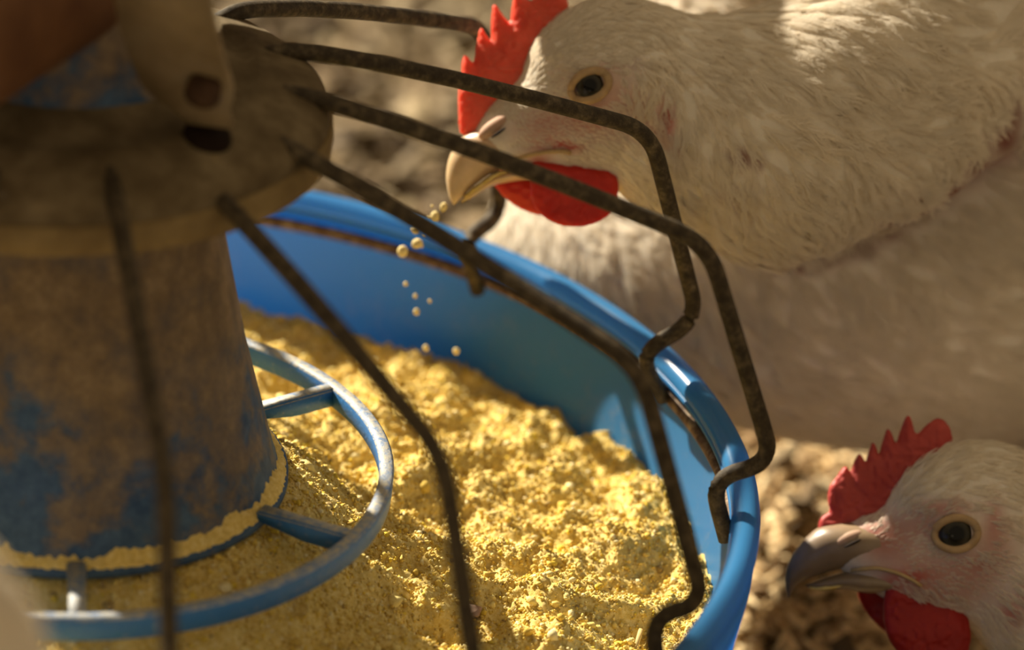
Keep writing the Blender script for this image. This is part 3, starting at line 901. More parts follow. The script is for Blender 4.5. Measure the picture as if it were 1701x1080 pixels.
    dens = ar * vis / (0.10 * L ** 2) * np.clip(1 - 0.9 * cref, 0.03, 1) * (1 - 0.9 * baref)
    nF = int(dens.sum() * cfg.get('density', 1.0) * 6)
    r = np.random.default_rng(cfg['seed'])
    pick = r.choice(len(fc), nF, p=dens / dens.sum())
    q4 = V[Q[pick]]; u = r.random((nF, 1)); v = r.random((nF, 1))
    p = (q4[:, 0] * (1 - u) + q4[:, 1] * u) * (1 - v) + (q4[:, 3] * (1 - u) + q4[:, 2] * u) * v
    lev = np.round(np.log2(L[pick]) * 2) / 2            # one feather root per lattice cell: an even coat
    cs = cfg.get('cell', 0.40) * 2 ** lev
    key = np.concatenate([lev[:, None] * 2, np.floor(p / cs[:, None])], 1).astype(int)
    _, ui = np.unique(key, axis=0, return_index=True)
    if len(ui) > cfg.get('max', 6000): ui = r.permutation(ui)[:cfg['max']]
    pick = pick[ui]; p = p[ui]; nF = len(ui)
    n = VN[Q[pick]].mean(1); n /= np.linalg.norm(n, axis=1)[:, None] + 1e-9
    t = np.stack([fl2[pick, 0], np.full(nF, 0.0), fl2[pick, 1]], -1) + r.normal(0, 0.16, (nF, 3))
    t -= n * (t * n).sum(1)[:, None]; t /= np.linalg.norm(t, axis=1)[:, None] + 1e-9
    b = np.cross(n, t)
    Lf = L[pick] * r.uniform(0.75, 1.25, nF) * (1 - 0.45 * baref[pick])
    Wf = Lf * r.uniform(0.28, 0.42, nF)
    lift = r.uniform(0.08, 0.19, nF)
    nb = cfg.get('barbs', 34); npt = 5
    s = np.linspace(0.08, 1.0, nb // 2).repeat(2)[None, :] + r.normal(0, 0.02, (nF, nb))
    s = np.clip(s, 0.02, 1.02)
    side = np.tile(np.array([1.0, -1.0]), nb // 2)[None, :]
    env = np.clip(np.sin(np.pi * np.clip(0.18 + 0.72 * s, 0, 1)), 0.12, 1) * r.uniform(0.75, 1.15, (nF, nb))
    tau = np.linspace(0, 1, npt)[None, None, :]
    wl = (Wf[:, None] * env)[:, :, None]
    along = s[:, :, None] * Lf[:, None, None] * 0.66 + tau * wl * 2.1
    across = side[:, :, None] * wl * (1 - (1 - tau) ** 1.6) * 0.50
    sl = along / Lf[:, None, None]
    hgt = Lf[:, None, None] * (lift[:, None, None] * (sl - 0.55 * sl ** 2) + 0.01) - 0.25 * np.abs(across) * tau - 0.06
    jit = r.normal(0, 0.035, (nF, nb, npt)) * Lf[:, None, None] * tau
    P = p[:, None, None, :] + along[..., None] * t[:, None, None, :] + (across + jit)[..., None] * b[:, None, None, :] + hgt[..., None] * n[:, None, None, :]
    rad = (np.clip(0.022 * Wf + 0.050, 0.05, cfg.get('rmax', 0.15))[:, None, None] * (1 - 0.72 * tau) * np.ones((1, nb, 1)))
    cf = WHITE[None, :] * 1.08 * r.uniform(0.94, 1.04, (nF, 1)) * np.array((1.0, 1.0, 0.99))
    cf = np.clip(cf * (1 - 0.65 * baref[pick][:, None]) + colf[pick] * 0.65 * baref[pick][:, None], 0, 0.93)
    nC = nF * nb
    hc = bpy.data.hair_curves.new('plumage')
    hc.add_curves([npt] * nC)
    hc.attributes['position'].data.foreach_set('vector', np.ascontiguousarray(to_world(P.reshape(-1, 3)) - base, np.float32).ravel())
    ra = hc.attributes.get('radius') or hc.attributes.new('radius', 'FLOAT', 'POINT')
    ra.data.foreach_set('value', (rad.reshape(-1) / 1000).astype(np.float32))
    ca = hc.attributes.new('tint', 'FLOAT_COLOR', 'CURVE')
    cc = np.ones((nC, 4), np.float32); cc[:, :3] = np.repeat(cf, nb, 0); ca.data.foreach_set('color', cc.ravel())
    hc.materials.append(M['feather'])
    po = bpy.data.objects.new('plumage', hc); COL.objects.link(po); po.parent = root; tag(po, kind='stuff')
    # ---- comb, wattles, beak, eyes
    if 'comb' not in cfg: return root
    Vc, Fc = inflated(cfg['comb'], 2.5, 0.45, 5.0, 0.35, 3, 1)
    Vc[:, 1] += 0.8 * np.sin(Vc[:, 0] * 0.18)
    put('comb', Vc, Fc, M[cfg['mats'][0]])
    for sgn, poly in ((-1, cfg['wattle']), (1, cfg['wattle_far'])):
        Vw, Fw = inflated(poly, 2.7, 0.5, 5.5, 0.3, 5, 2)
        zt = Vw[:, 2].max()
        Vw[:, 1] += sgn * (cfg['wattle_y'] + 0.10 * (zt - Vw[:, 2])) + 0.6 * np.sin(Vw[:, 2] * 0.5)
        put('wattle', Vw, Fw, M[cfg['mats'][1]])
    beaks = {}
    for nm, key in (('upper_beak', 'beak'), ('lower_beak', 'jaw')):
        tp, bt, wd, cb, ct = cfg[key]
        Vb, Fb = profile_loft(tp, bt, wd, 24, 5, 2.3)
        f = np.repeat(np.linspace(0, 1, len(Vb) // 24), 24)[:, None] ** 0.8
        beaks[nm] = put(nm, Vb, Fb, M['beak'], cols=np.array(cb) * (1 - f) + np.array(ct) * f)
    for c, rr_, rot in cfg['cere']:
        for sg in (1, -1):
            Vv, Ff = ellipsoid_np((c[0], sg * (surf_y(c[0], c[2]) + 0.45 * rr_[1]), c[2]), rr_, rot); put('cere', Vv, Ff, M['cere'], beaks['upper_beak'])
    for c, rr_, rot in cfg['nostril']:
        for sg in (1, -1):
            Vv, Ff = ellipsoid_np((c[0], sg * (min(surf_y(c[0], c[2]), c[1]) - 1.2), c[2]), rr_, rot, 16, 10); put('nostril', Vv, Ff, M['nostril'], beaks['upper_beak'])
    if 'smear' in cfg:
        tp, bt, wd = cfg['smear']
        Vb, Fb = profile_loft(tp, bt, wd, 16, 4)
        Vb += np.random.default_rng(3).normal(0, 0.12, Vb.shape)
        tag(put('feed_smear', Vb, Fb, M['feed'], beaks['lower_beak']), 'yellow feed smeared along the beak edge')
    for sg in (1, -1):
        P3 = [(x, sg * (min(surf_y(x, z), y) - 0.1), z) for x, y, z in cfg['gape']]
        W3 = [tuple(to_world(np.array(pp)) - base) for pp in P3]
        link('gape_edge', tube('gape', fillet([Vector(x) for x in W3], [0.002] * (len(W3) - 2), 4), [0.0006] * (2 + 4 * (len(W3) - 2)), 8), M['gape'], root)
        er = cfg['eye_r']; ec = (cfg['eye'][0], surf_y(cfg['eye'][0], cfg['eye'][2]) + 0.40 * er, cfg['eye'][2])
        Ve, Fe = ellipsoid_np((0, 0, 0), (er, er * 0.85, er), 0, 32, 24)
        me = mesh_np('eye', (Ve / 1000) @ FR, Fe)
        # keep the eyeball in its own axes so the iris sits on its front
        me = mesh_np('eye', Ve / 1000, Fe)
        eo = link('eye', me, M['eye'], root)
        mt4 = Matrix((tuple(FR[0]), tuple(FR[1]), tuple(FR[2]))).transposed().to_4x4()
        mt4.translation = Vector(to_world(np.array((ec[0], sg * ec[1], ec[2]))) - base)
        eo.matrix_local = mt4
        # eyelid: a fleshy almond ring round the eyeball
        an = np.linspace(0, 2 * np.pi + 0.4, 53)
        lx, lz, rot = cfg['lid']
        ring = []
        for q_ in an:
            xx = lx * math.cos(q_); zz_ = lz * math.sin(q_) * (1 - 0.22 * math.cos(q_) * 0)
            xr = math.cos(rot) * xx - math.sin(rot) * zz_; zr = math.sin(rot) * xx + math.cos(rot) * zz_
            yy = ec[1] - math.sqrt(max(er * er * 1.16 - xr * xr - zr * zr, 0.4)) * 0.80
            yy = min(yy, surf_y(ec[0] + xr, ec[2] + zr, 1.2) - 0.1)
            ring.append(tuple(to_world(np.array((ec[0] + xr, sg * yy if sg == 1 else -yy, ec[2] + zr))) - base))
        link('eyelid', tube('eyelid', ring, cfg['lid_r'] / 1000, 12), M['lid'], root)
    for c, rr_, rot in cfg.get('ear', []):
        Vv, Ff = ellipsoid_np((c[0], surf_y(c[0], c[2]) + 0.3, c[2]), rr_, rot); put('ear_tuft', Vv, Ff, M['skin'], cols=np.tile(np.array((0.74, 0.66, 0.54)), (len(Vv), 1)))
    return root

PINK = (0.52, 0.25, 0.19); RED = (0.45, 0.06, 0.04); DRED = (0.20, 0.062, 0.045)
hen('hen', 'white hen with bright red comb pecking over the far rim of the feeder', dict(
    origin=(0.15132, 0.09684, 0.07032),
    base=(0.3, 0.21),
    head=[((5.6, 0, 3.5), (23.61, 15, 22.39), 0, 6), ((-12.77, 0, -9.1), (19.59, 9.5, 12.94), 0.38, 7), ((-2.8, 0, -13.99), (17.49, 11.5, 9.79), 0.1, 6), ((-24.49, 0, -15.04), (9.1, 7, 7.0), 0.35, 5), ((-2.27, 0, 9.27), (13.99, 13.5, 8.4), 0.3, 6), ((17.49, -16, 0.35), (3.5, 4, 5.6), -0.15, 1.5), ((17.49, 16, 0.35), (3.5, 4, 5.6), -0.15, 1.5)],
    neck=[(14.34, 0, -0.35, 22), (30.08, 3, -8.22, 29.5), (54.57, 9, -13.47, 36), (82.56, 18, -0.87, 37.5), (108.79, 32, 18.54, 38), (129.78, 44, 40.75, 40), (152.52, 58, 66.99, 46)],
    squash=0.8,
    body=[((0.287, 0.188, -0.022), (0.152, 0.086, 0.061)), ((0.305, 0.22, 0.052), (0.12, 0.09, 0.073)), ((0.365, 0.21, 0.075), (0.085, 0.07, 0.07)), ((0.36, 0.22, -0.035), (0.105, 0.085, 0.088)), ((0.43, 0.22, 0.045), (0.09, 0.07, 0.07)), ((0.52, 0.23, 0.1), (0.055, 0.03, 0.05))],
    blend=3.5,
    grid=[(-45, 330, -34, 70, 1.0, 2.2), (-40, 240, -24, 26, 1.0, 2.4), (-190, 110, -32, 32, 1.0, 2.2)],
    crease_x=50,
    bald=[(-22.39, -19.94, 13.12, 3.85), (-28.51, -11.72, 7.87, 5.25), (43.38, -20.99, 3.5, 3.5), (40.58, -31.83, 2.45, 3.15), (58.07, -51.42, 7.0, 2.45), (68.56, -50.37, 7.0, 3.32), (79.06, -46.7, 7.0, 3.85), (89.55, -41.8, 6.65, 4.2), (98.3, -35.68, 6.3, 4.55), (106.17, -29.38, 6.3, 4.9), (114.04, -22.39, 6.3, 5.25), (122.79, -14.69, 6.65, 6.3), (124.89, -6.47, 4.55, 7.0)],
    splats=[(-13.64, -10.84, 9.62, 7.0, PINK, 0.8), (-4.9, -9.1, 8.75, 5.25, PINK, 0.8), (1.22, -9.97, 10.49, 6.12, PINK, 0.75), (10.84, -8.22, 7.0, 7.0, PINK, 0.6), (5.6, -0.35, 7.87, 7.0, PINK, 0.55), (-8.4, 3.15, 4.37, 4.37, PINK, 0.4), (0.0, 0.0, 5.95, 5.25, (0.42, 0.24, 0.17), 0.6), (-9.27, -16.62, 7.0, 1.57, RED, 0.9), (-4.9, -17.14, 2.45, 1.75, RED, 0.8), (-14.52, -21.69, 3.85, 2.45, RED, 0.8), (22.04, -9.97, 2.27, 6.3, RED, 0.95), (18.72, -11.72, 4.37, 4.37, PINK, 0.7), (12.59, 6.3, 2.8, 2.45, DRED, 0.4), (5.6, 5.25, 3.5, 1.4, PINK, 0.5), (43.2, -20.99, 3.85, 3.15, DRED, 0.95), (48.45, -22.21, 1.57, 2.45, DRED, 0.7), (40.23, -30.96, 1.75, 2.8, DRED, 0.7), (43.2, -33.58, 2.8, 3.15, DRED, 0.6), (37.08, -35.33, 1.4, 4.2, DRED, 0.4), (56.32, -51.77, 4.55, 1.75, DRED, 0.85), (65.07, -51.07, 5.95, 2.1, DRED, 0.95), (73.81, -48.28, 5.95, 2.45, DRED, 0.95), (82.56, -44.95, 5.95, 2.62, DRED, 0.95), (91.3, -40.58, 5.6, 2.8, DRED, 0.95), (99.17, -34.98, 5.25, 3.15, DRED, 0.95), (107.04, -28.69, 5.25, 3.5, DRED, 0.95), (114.92, -21.69, 5.25, 4.2, DRED, 0.95), (122.79, -14.69, 5.6, 4.9, DRED, 0.95), (124.54, -7.35, 4.55, 7.0, DRED, 0.8)],  # the dark red run under the neck mixes bare skin and painted shadow
    flow=[(-6.65, 18.89, 0.8, 0.35, 4.5), (-17.14, 5.77, 0.55, 0.6, 3.2), (3.85, 18.89, 1, 0, 6), (3.85, 8.4, 1, -0.1, 4), (-11.89, -0.35, 0.9, 0.1, 2.6), (-13.64, -7.35, 1, -0.1, 2.2), (-8.4, -12.59, 1, -0.15, 2.2), (-24.14, -9.1, 0.5, -0.7, 2.0), (1.22, -9.1, 1, -0.3, 2.4), (-3.15, -21.69, 0.75, -0.6, 6), (7.35, -17.84, 0.8, -0.6, 6), (16.97, 6.65, 0.5, -0.8, 6), (17.84, -2.1, -0.2, -1, 6), (30.08, 6.65, 1, -0.45, 9), (38.83, -26.59, 0.25, -1, 12), (31.83, -16.09, 0.3, -1, 11), (56.32, -9.1, 1, -0.35, 14), (56.32, -31.83, 0.6, -0.8, 12), (61.57, -47.23, 0.5, -0.9, 6), (77.31, -43.2, 0.5, -0.9, 6), (91.3, -36.21, 0.5, -0.9, 6), (103.55, -26.59, 0.6, -0.9, 6), (115.79, -16.09, 0.6, -0.9, 6), (124.54, -3.85, 0.6, -0.9, 7), (65.07, -56.32, 0.5, -0.9, 13), (87.8, -51.07, 0.6, -0.8, 14), (108.79, -37.08, 0.8, -0.6, 14), (124.54, -24.84, 0.9, -0.4, 14), (91.3, -9.1, 1, 0.1, 15), (91.3, -31.83, 0.8, -0.5, 13), (117.54, 17.14, 1, 0.5, 16), (117.54, -12.59, 0.8, -0.2, 14), (-17.14, -44.08, 0.3, -1, 12), (3.85, -52.82, 0.4, -1, 14), (38.83, -72.06, 0.55, -0.9, 15), (73.81, -72.06, 0.9, -0.4, 16), (117.54, -61.57, 1, -0.2, 17), (56.32, -93.05, 0.9, -0.6, 14), (56.32, 24.14, 1, -0.25, 14), (77.31, 15.39, 0.9, -0.4, 14), (47.58, 15.39, 1, -0.45, 11)],
    frame=(-60, 150, -130, 60),
    density=1.25,
    max=17000,
    seed=5,
    barbs=26,
    comb=[(-37.43, -13.64), (-37.78, -9.1), (-38.13, -2.1), (-37.08, 4.55), (-36.73, 8.75), (-36.03, 10.14), (-34.63, 8.75), (-33.41, 7.17), (-32.71, 12.77), (-31.66, 17.84), (-30.96, 17.84), (-29.56, 15.39), (-28.34, 13.99), (-28.34, 19.76), (-27.99, 24.49), (-27.11, 24.84), (-25.01, 21.51), (-22.74, 19.07), (-22.39, 24.14), (-21.51, 27.99), (-20.29, 27.64), (-18.37, 26.41), (-16.44, 25.19), (-15.39, 29.04), (-13.99, 31.83), (-11.54, 32.53), (-8.4, 30.78), (-6.3, 27.29), (-5.77, 22.39), (-7.52, 15.39), (-11.02, 8.4), (-15.39, 2.27), (-19.24, -3.85), (-24.14, -9.1), (-31.13, -12.94)],
    wattle=[(-16.27, -19.94), (-8.4, -19.94), (-0.52, -21.34), (5.6, -22.04), (8.05, -24.84), (8.57, -28.69), (8.05, -32.88), (5.95, -36.73), (2.1, -39.18), (-3.15, -40.4), (-8.4, -39.88), (-12.77, -37.78), (-15.74, -34.63), (-17.14, -30.43), (-17.14, -24.84)],
    wattle_far=[(-22.39, -21.34), (-13.64, -21.34), (-8.4, -26.59), (-7.52, -33.58), (-10.49, -36.73), (-15.39, -36.38), (-20.64, -34.28), (-25.01, -30.96), (-27.99, -27.11), (-26.24, -24.84)],
    wattle_y=5.5,
    beak=([(-18.89, -10.49), (-26.76, -11.19), (-33.76, -12.24), (-38.13, -15.39), (-40.58, -19.94), (-41.45, -25.54), (-40.58, -31.13), (-39.18, -33.76)], [(-11.02, -19.24), (-18.89, -20.99), (-24.14, -22.56), (-27.99, -24.31), (-31.48, -26.59), (-34.63, -29.21), (-37.43, -32.01), (-39.0, -33.76)], [8.6, 8, 7, 5.8, 4.6, 3.3, 1.8, 0.3], (0.66, 0.45, 0.33), (0.74, 0.55, 0.28)),
    jaw=([(-11.02, -20.29), (-19.76, -22.39), (-25.54, -24.49), (-29.04, -26.24), (-32.01, -28.16), (-34.63, -30.26), (-37.08, -32.36)], [(-11.02, -25.89), (-18.54, -26.41), (-23.79, -27.11), (-27.99, -28.16), (-31.13, -29.91), (-33.93, -31.66), (-36.91, -33.06)], [7.4, 6.6, 5.8, 4.7, 3.7, 2.4, 0.4], (0.62, 0.42, 0.3), (0.66, 0.48, 0.22)),
    smear=([(-23.26, -23.09), (-27.29, -24.66), (-30.78, -26.76), (-33.76, -28.86), (-36.38, -31.13)], [(-23.79, -25.01), (-26.94, -26.06), (-30.08, -27.99), (-33.06, -30.08), (-35.68, -31.83)], [6.4, 6.0, 5.0, 3.9, 2.4]),
    cere=[((-27.64, -4.6, -11.37), (5.25, 2.2, 2.1), 0.62)],
    nostril=[((-26.24, -7.3, -13.12), (2.62, 0.9, 0.45), 0.62)],
    gape=[(-25.89, -7.5, -22.91), (-18.89, -8.6, -19.94), (-12.77, -9.6, -18.72), (-7.52, -10.3, -18.54), (-5.25, -10.5, -19.07)],
    eye=(0, -10.2, 0),
    eye_r=5.0,
    lid=(5.6, 3.9, 0.45),
    lid_r=1.25,
    mats=('comb', 'wattle')))

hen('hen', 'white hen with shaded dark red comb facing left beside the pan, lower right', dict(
    origin=(0.25574, 0.02312, -0.03438),
    base=(0.43, 0.06),
    head=[((6.43, 0, 5.22), (21.73, 15, 20.52), 0, 6), ((-12.69, 0, -4.0), (18.78, 9.5, 11.82), 0.18, 7), ((-3.13, 0, -11.82), (20.52, 12, 11.82), -0.1, 7), ((-26.08, 0, -4.52), (9.04, 7, 6.26), 0.15, 6), ((-3.13, 0, 10.78), (13.91, 13, 8.35), 0.35, 6)],
    neck=[(16.0, 0, -1.39, 21), (31.64, 3, -13.56, 28), (52.51, 8, -30.95, 36), (73.37, 14, -37.9, 42)],
    squash=0.85,
    body=[((0.43, 0.035, -0.04), (0.115, 0.078, 0.082)), ((0.49, 0.03, -0.01), (0.1, 0.075, 0.078)), ((0.6, 0.06, 0.05), (0.055, 0.03, 0.05))],
    blend=14,
    grid=[(-40, 360, -38, 52, 1.1, 3.0), (-75, 150, -24, 26, 1.1, 3.0), (-130, 150, -36, 30, 1.1, 3.0)],
    splats=[(-18.78, -4.0, 9.56, 7.82, PINK, 0.85), (-8.35, -11.82, 10.43, 6.95, PINK, 0.85), (3.83, -13.56, 10.43, 8.69, PINK, 0.75), (10.78, -3.13, 7.82, 7.82, PINK, 0.6), (-8.35, 2.09, 6.95, 5.22, PINK, 0.75), (-3.13, 7.3, 8.69, 2.43, RED, 0.55), (10.78, 3.83, 2.78, 6.95, RED, 0.5), (-18.78, 0.35, 6.95, 5.22, (0.4, 0.14, 0.1), 0.6), (-11.82, -12.69, 5.22, 2.09, RED, 0.8), (-17.91, -16.17, 4.35, 4.35, RED, 0.8), (-23.99, -1.39, 4.35, 3.48, RED, 0.5), (15.65, -23.12, 3.48, 4.52, RED, 0.7), (19.47, -17.04, 2.43, 3.48, RED, 0.6), (7.3, -9.22, 6.95, 3.13, (0.42, 0.13, 0.09), 0.5), (-6.61, -17.91, 8.69, 3.48, (0.42, 0.15, 0.11), 0.5)],
    flow=[(-18.78, 9.04, 0.75, 0.8, 6), (-11.82, 14.26, 0.8, 0.6, 7), (-3.13, 18.6, 0.8, 0.4, 6), (3.83, 23.82, 1, 0.1, 5), (17.73, 17.73, 1, -0.3, 7), (7.3, 14.26, 1, -0.1, 5), (-13.56, 3.83, 0.9, 0.4, 3.4), (-23.99, 3.83, 0.5, 0.4, 2.4), (-17.04, -6.61, 1, -0.05, 2.2), (-3.13, -8.35, 1, -0.1, 2.4), (7.3, -11.82, 1, -0.4, 3), (-10.08, -20.52, 0.6, -0.8, 5), (0.35, -23.99, 0.5, -0.8, 6), (10.78, -27.47, 0.7, -0.8, 7), (19.47, 3.83, 0.9, -0.4, 6), (29.91, -3.13, 1, -0.4, 11), (-27.47, -16.17, 0.5, -0.7, 3), (55.99, -20.52, 1, -0.4, 15)],
    bald=[(-26.6, -9.22, 13.04, 5.91), (-30.95, -2.26, 7.82, 5.22)],
    frame=(-60, 32, -50, 32),
    density=1.15,
    max=7000,
    seed=9,
    barbs=24,
    rmax=0.14,
    comb=[(-38.25, -0.35), (-37.9, 2.78), (-36.86, 4.35), (-34.77, 5.39), (-35.47, 9.39), (-34.77, 13.21), (-32.69, 15.65), (-30.95, 18.26), (-29.73, 18.78), (-28.69, 16.69), (-27.82, 19.47), (-26.25, 22.6), (-25.04, 21.21), (-24.34, 19.47), (-23.47, 22.95), (-22.26, 25.91), (-21.21, 24.34), (-20.52, 21.56), (-19.47, 26.08), (-18.08, 29.91), (-16.87, 28.51), (-15.65, 24.69), (-14.26, 29.56), (-12.52, 33.73), (-11.3, 32.69), (-9.91, 27.47), (-6.95, 30.6), (-4.0, 32.69), (-1.74, 32.17), (0.17, 29.56), (0.87, 26.08), (-0.17, 22.95), (-3.83, 17.73), (-10.08, 11.65), (-16.17, 5.56), (-22.26, 0.35), (-30.08, -2.26), (-36.17, -2.26)],
    wattle=[(-18.78, -14.43), (-10.08, -14.95), (0.35, -17.91), (4.69, -23.99), (5.56, -30.95), (3.83, -37.03), (-1.39, -40.51), (-8.35, -39.99), (-14.43, -36.17), (-18.78, -30.6), (-20.17, -23.12)],
    wattle_far=[(-26.6, -16.17), (-17.04, -16.17), (-11.82, -22.26), (-10.08, -30.95), (-13.56, -33.04), (-18.78, -29.21), (-23.12, -25.04), (-25.73, -20.52)],
    wattle_y=5.0,
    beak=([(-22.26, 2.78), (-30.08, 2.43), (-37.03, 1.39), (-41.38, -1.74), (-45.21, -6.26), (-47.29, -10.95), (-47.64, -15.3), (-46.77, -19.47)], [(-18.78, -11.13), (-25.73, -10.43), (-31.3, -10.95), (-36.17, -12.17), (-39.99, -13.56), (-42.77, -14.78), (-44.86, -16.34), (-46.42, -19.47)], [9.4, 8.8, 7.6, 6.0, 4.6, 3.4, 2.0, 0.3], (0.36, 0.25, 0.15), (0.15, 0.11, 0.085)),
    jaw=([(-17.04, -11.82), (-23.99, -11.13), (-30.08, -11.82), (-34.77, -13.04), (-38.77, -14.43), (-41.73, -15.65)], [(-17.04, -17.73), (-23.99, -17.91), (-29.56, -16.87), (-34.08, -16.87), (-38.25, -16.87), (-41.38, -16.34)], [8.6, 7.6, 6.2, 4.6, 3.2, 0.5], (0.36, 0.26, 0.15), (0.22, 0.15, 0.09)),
    smear=([(-31.3, -14.61), (-34.43, -15.3), (-37.9, -15.82), (-40.51, -15.82)], [(-30.95, -16.0), (-34.43, -17.04), (-37.9, -17.21), (-40.34, -16.87)], [5.4, 4.6, 3.4, 1.6]),
    cere=[((-29.91, -4.8, -2.09), (5.22, 2.2, 2.09), 0.4)],
    nostril=[((-28.86, -7.4, -3.13), (2.78, 0.9, 0.45), 0.45)],
    gape=[(-29.21, -7.3, -11.13), (-22.26, -8.6, -10.08), (-16.17, -10, -11.48), (-11.82, -11, -13.56), (-9.39, -11.3, -15.3)],
    eye=(0, -10.0, 0),
    eye_r=6.0,
    lid=(6.0, 4.5, 0.12),
    lid_r=1.2,
    mats=('comb_dark', 'wattle_dark')))

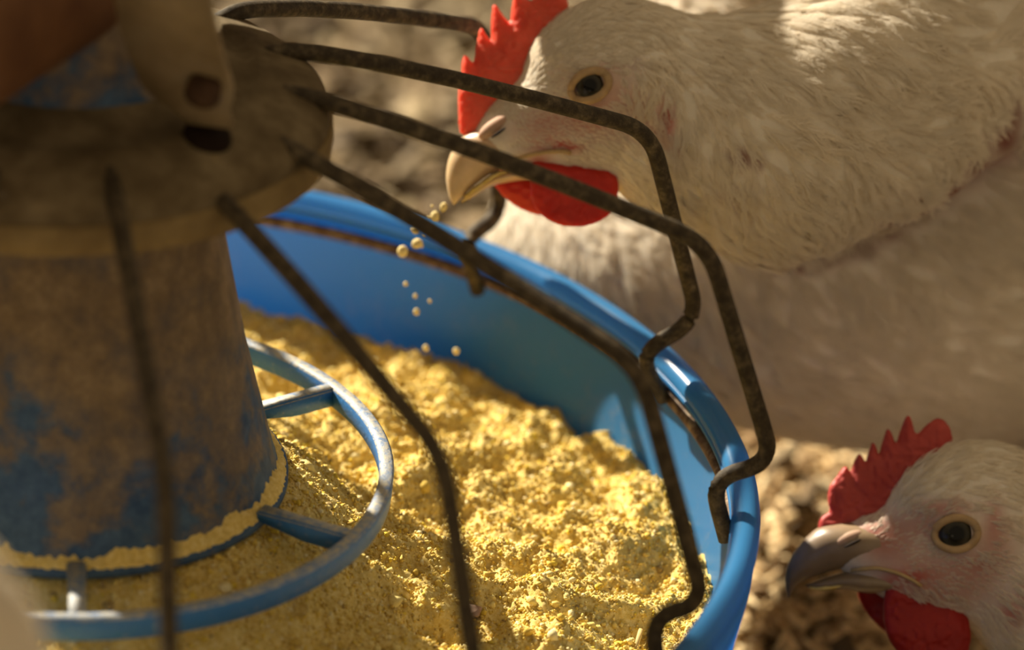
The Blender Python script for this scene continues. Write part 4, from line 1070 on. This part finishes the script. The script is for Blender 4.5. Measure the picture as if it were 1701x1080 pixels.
hen('hen', 'out-of-focus white hen at the lower left corner, only a pale edge showing', dict(
    origin=(-0.125, -0.385, 0.13),
    base=(-0.05, -0.36),
    head=[((6.43, 0, 5.22), (21.73, 15, 20.52), 0, 6), ((-12.69, 0, -4.0), (18.78, 9.5, 11.82), 0.18, 7), ((-3.13, 0, -11.82), (20.52, 12, 11.82), -0.1, 7), ((-26.08, 0, -4.52), (9.04, 7, 6.26), 0.15, 6), ((-3.13, 0, 10.78), (13.91, 13, 8.35), 0.35, 6)],
    neck=[(16.0, 0, -1.39, 21), (31.64, 3, -13.56, 28), (52.51, 8, -30.95, 36), (73.37, 14, -37.9, 42)],
    squash=0.85,
    body=[((-0.065, -0.3, 0.097), (0.066, 0.06, 0.066)), ((-0.05, -0.365, -0.02), (0.1, 0.088, 0.106)), ((0.02, -0.4, 0.0), (0.075, 0.065, 0.075)), ((0.1, -0.43, 0.06), (0.05, 0.03, 0.045))],
    blend=14,
    grid=[(-40, 300, -38, 52, 1.6, 3.0), (-120, 170, -24, 26, 1.6, 3.0), (-260, 110, -36, 30, 1.6, 3.0)],
    splats=[(-18.78, -4.0, 9.56, 7.82, PINK, 0.85), (-8.35, -11.82, 10.43, 6.95, PINK, 0.85), (3.83, -13.56, 10.43, 8.69, PINK, 0.75), (10.78, -3.13, 7.82, 7.82, PINK, 0.6), (-8.35, 2.09, 6.95, 5.22, PINK, 0.75), (-3.13, 7.3, 8.69, 2.43, RED, 0.55), (10.78, 3.83, 2.78, 6.95, RED, 0.5), (-18.78, 0.35, 6.95, 5.22, (0.4, 0.14, 0.1), 0.6), (-11.82, -12.69, 5.22, 2.09, RED, 0.8), (-17.91, -16.17, 4.35, 4.35, RED, 0.8), (-23.99, -1.39, 4.35, 3.48, RED, 0.5), (15.65, -23.12, 3.48, 4.52, RED, 0.7), (19.47, -17.04, 2.43, 3.48, RED, 0.6), (7.3, -9.22, 6.95, 3.13, (0.42, 0.13, 0.09), 0.5), (-6.61, -17.91, 8.69, 3.48, (0.42, 0.15, 0.11), 0.5)],
    flow=[(-18.78, 9.04, 0.75, 0.8, 6), (-11.82, 14.26, 0.8, 0.6, 7), (-3.13, 18.6, 0.8, 0.4, 6), (3.83, 23.82, 1, 0.1, 5), (17.73, 17.73, 1, -0.3, 7), (7.3, 14.26, 1, -0.1, 5), (-13.56, 3.83, 0.9, 0.4, 3.4), (-23.99, 3.83, 0.5, 0.4, 2.4), (-17.04, -6.61, 1, -0.05, 2.2), (-3.13, -8.35, 1, -0.1, 2.4), (7.3, -11.82, 1, -0.4, 3), (-10.08, -20.52, 0.6, -0.8, 5), (0.35, -23.99, 0.5, -0.8, 6), (10.78, -27.47, 0.7, -0.8, 7), (19.47, 3.83, 0.9, -0.4, 6), (29.91, -3.13, 1, -0.4, 11), (-27.47, -16.17, 0.5, -0.7, 3), (55.99, -20.52, 1, -0.4, 15), (115, 0, 0.5, -0.9, 15), (70, -10, 0.6, -0.8, 15), (120, -90, 0.6, -0.8, 16), (60, -120, 0.6, -0.8, 16)],
    bald=[(-26.6, -9.22, 13.04, 5.91), (-30.95, -2.26, 7.82, 5.22)],
    frame=(-40, 190, -90, 70),
    density=1.15,
    max=5000,
    seed=12,
    barbs=22,
    rmax=0.14,
    comb=[(-38.25, -0.35), (-37.9, 2.78), (-36.86, 4.35), (-34.77, 5.39), (-35.47, 9.39), (-34.77, 13.21), (-32.69, 15.65), (-30.95, 18.26), (-29.73, 18.78), (-28.69, 16.69), (-27.82, 19.47), (-26.25, 22.6), (-25.04, 21.21), (-24.34, 19.47), (-23.47, 22.95), (-22.26, 25.91), (-21.21, 24.34), (-20.52, 21.56), (-19.47, 26.08), (-18.08, 29.91), (-16.87, 28.51), (-15.65, 24.69), (-14.26, 29.56), (-12.52, 33.73), (-11.3, 32.69), (-9.91, 27.47), (-6.95, 30.6), (-4.0, 32.69), (-1.74, 32.17), (0.17, 29.56), (0.87, 26.08), (-0.17, 22.95), (-3.83, 17.73), (-10.08, 11.65), (-16.17, 5.56), (-22.26, 0.35), (-30.08, -2.26), (-36.17, -2.26)],
    wattle=[(-18.78, -14.43), (-10.08, -14.95), (0.35, -17.91), (4.69, -23.99), (5.56, -30.95), (3.83, -37.03), (-1.39, -40.51), (-8.35, -39.99), (-14.43, -36.17), (-18.78, -30.6), (-20.17, -23.12)],
    wattle_far=[(-26.6, -16.17), (-17.04, -16.17), (-11.82, -22.26), (-10.08, -30.95), (-13.56, -33.04), (-18.78, -29.21), (-23.12, -25.04), (-25.73, -20.52)],
    wattle_y=5.0,
    beak=([(-22.26, 2.78), (-30.08, 2.43), (-37.03, 1.39), (-41.38, -1.74), (-45.21, -6.26), (-47.29, -10.95), (-47.64, -15.3), (-46.77, -19.47)], [(-18.78, -11.13), (-25.73, -10.43), (-31.3, -10.95), (-36.17, -12.17), (-39.99, -13.56), (-42.77, -14.78), (-44.86, -16.34), (-46.42, -19.47)], [9.4, 8.8, 7.6, 6.0, 4.6, 3.4, 2.0, 0.3], (0.36, 0.25, 0.15), (0.15, 0.11, 0.085)),
    jaw=([(-17.04, -11.82), (-23.99, -11.13), (-30.08, -11.82), (-34.77, -13.04), (-38.77, -14.43), (-41.73, -15.65)], [(-17.04, -17.73), (-23.99, -17.91), (-29.56, -16.87), (-34.08, -16.87), (-38.25, -16.87), (-41.38, -16.34)], [8.6, 7.6, 6.2, 4.6, 3.2, 0.5], (0.36, 0.26, 0.15), (0.22, 0.15, 0.09)),
    smear=([(-31.3, -14.61), (-34.43, -15.3), (-37.9, -15.82), (-40.51, -15.82)], [(-30.95, -16.0), (-34.43, -17.04), (-37.9, -17.21), (-40.34, -16.87)], [5.4, 4.6, 3.4, 1.6]),
    cere=[((-29.91, -4.8, -2.09), (5.22, 2.2, 2.09), 0.4)],
    nostril=[((-28.86, -7.4, -3.13), (2.78, 0.9, 0.45), 0.45)],
    gape=[(-29.21, -7.3, -11.13), (-22.26, -8.6, -10.08), (-16.17, -10, -11.48), (-11.82, -11, -13.56), (-9.39, -11.3, -15.3)],
    eye=(0, -10.0, 0),
    eye_r=6.0,
    lid=(6.0, 4.5, 0.12),
    lid_r=1.2,
    mats=('comb_dark', 'wattle_dark'),
    cell=0.5))
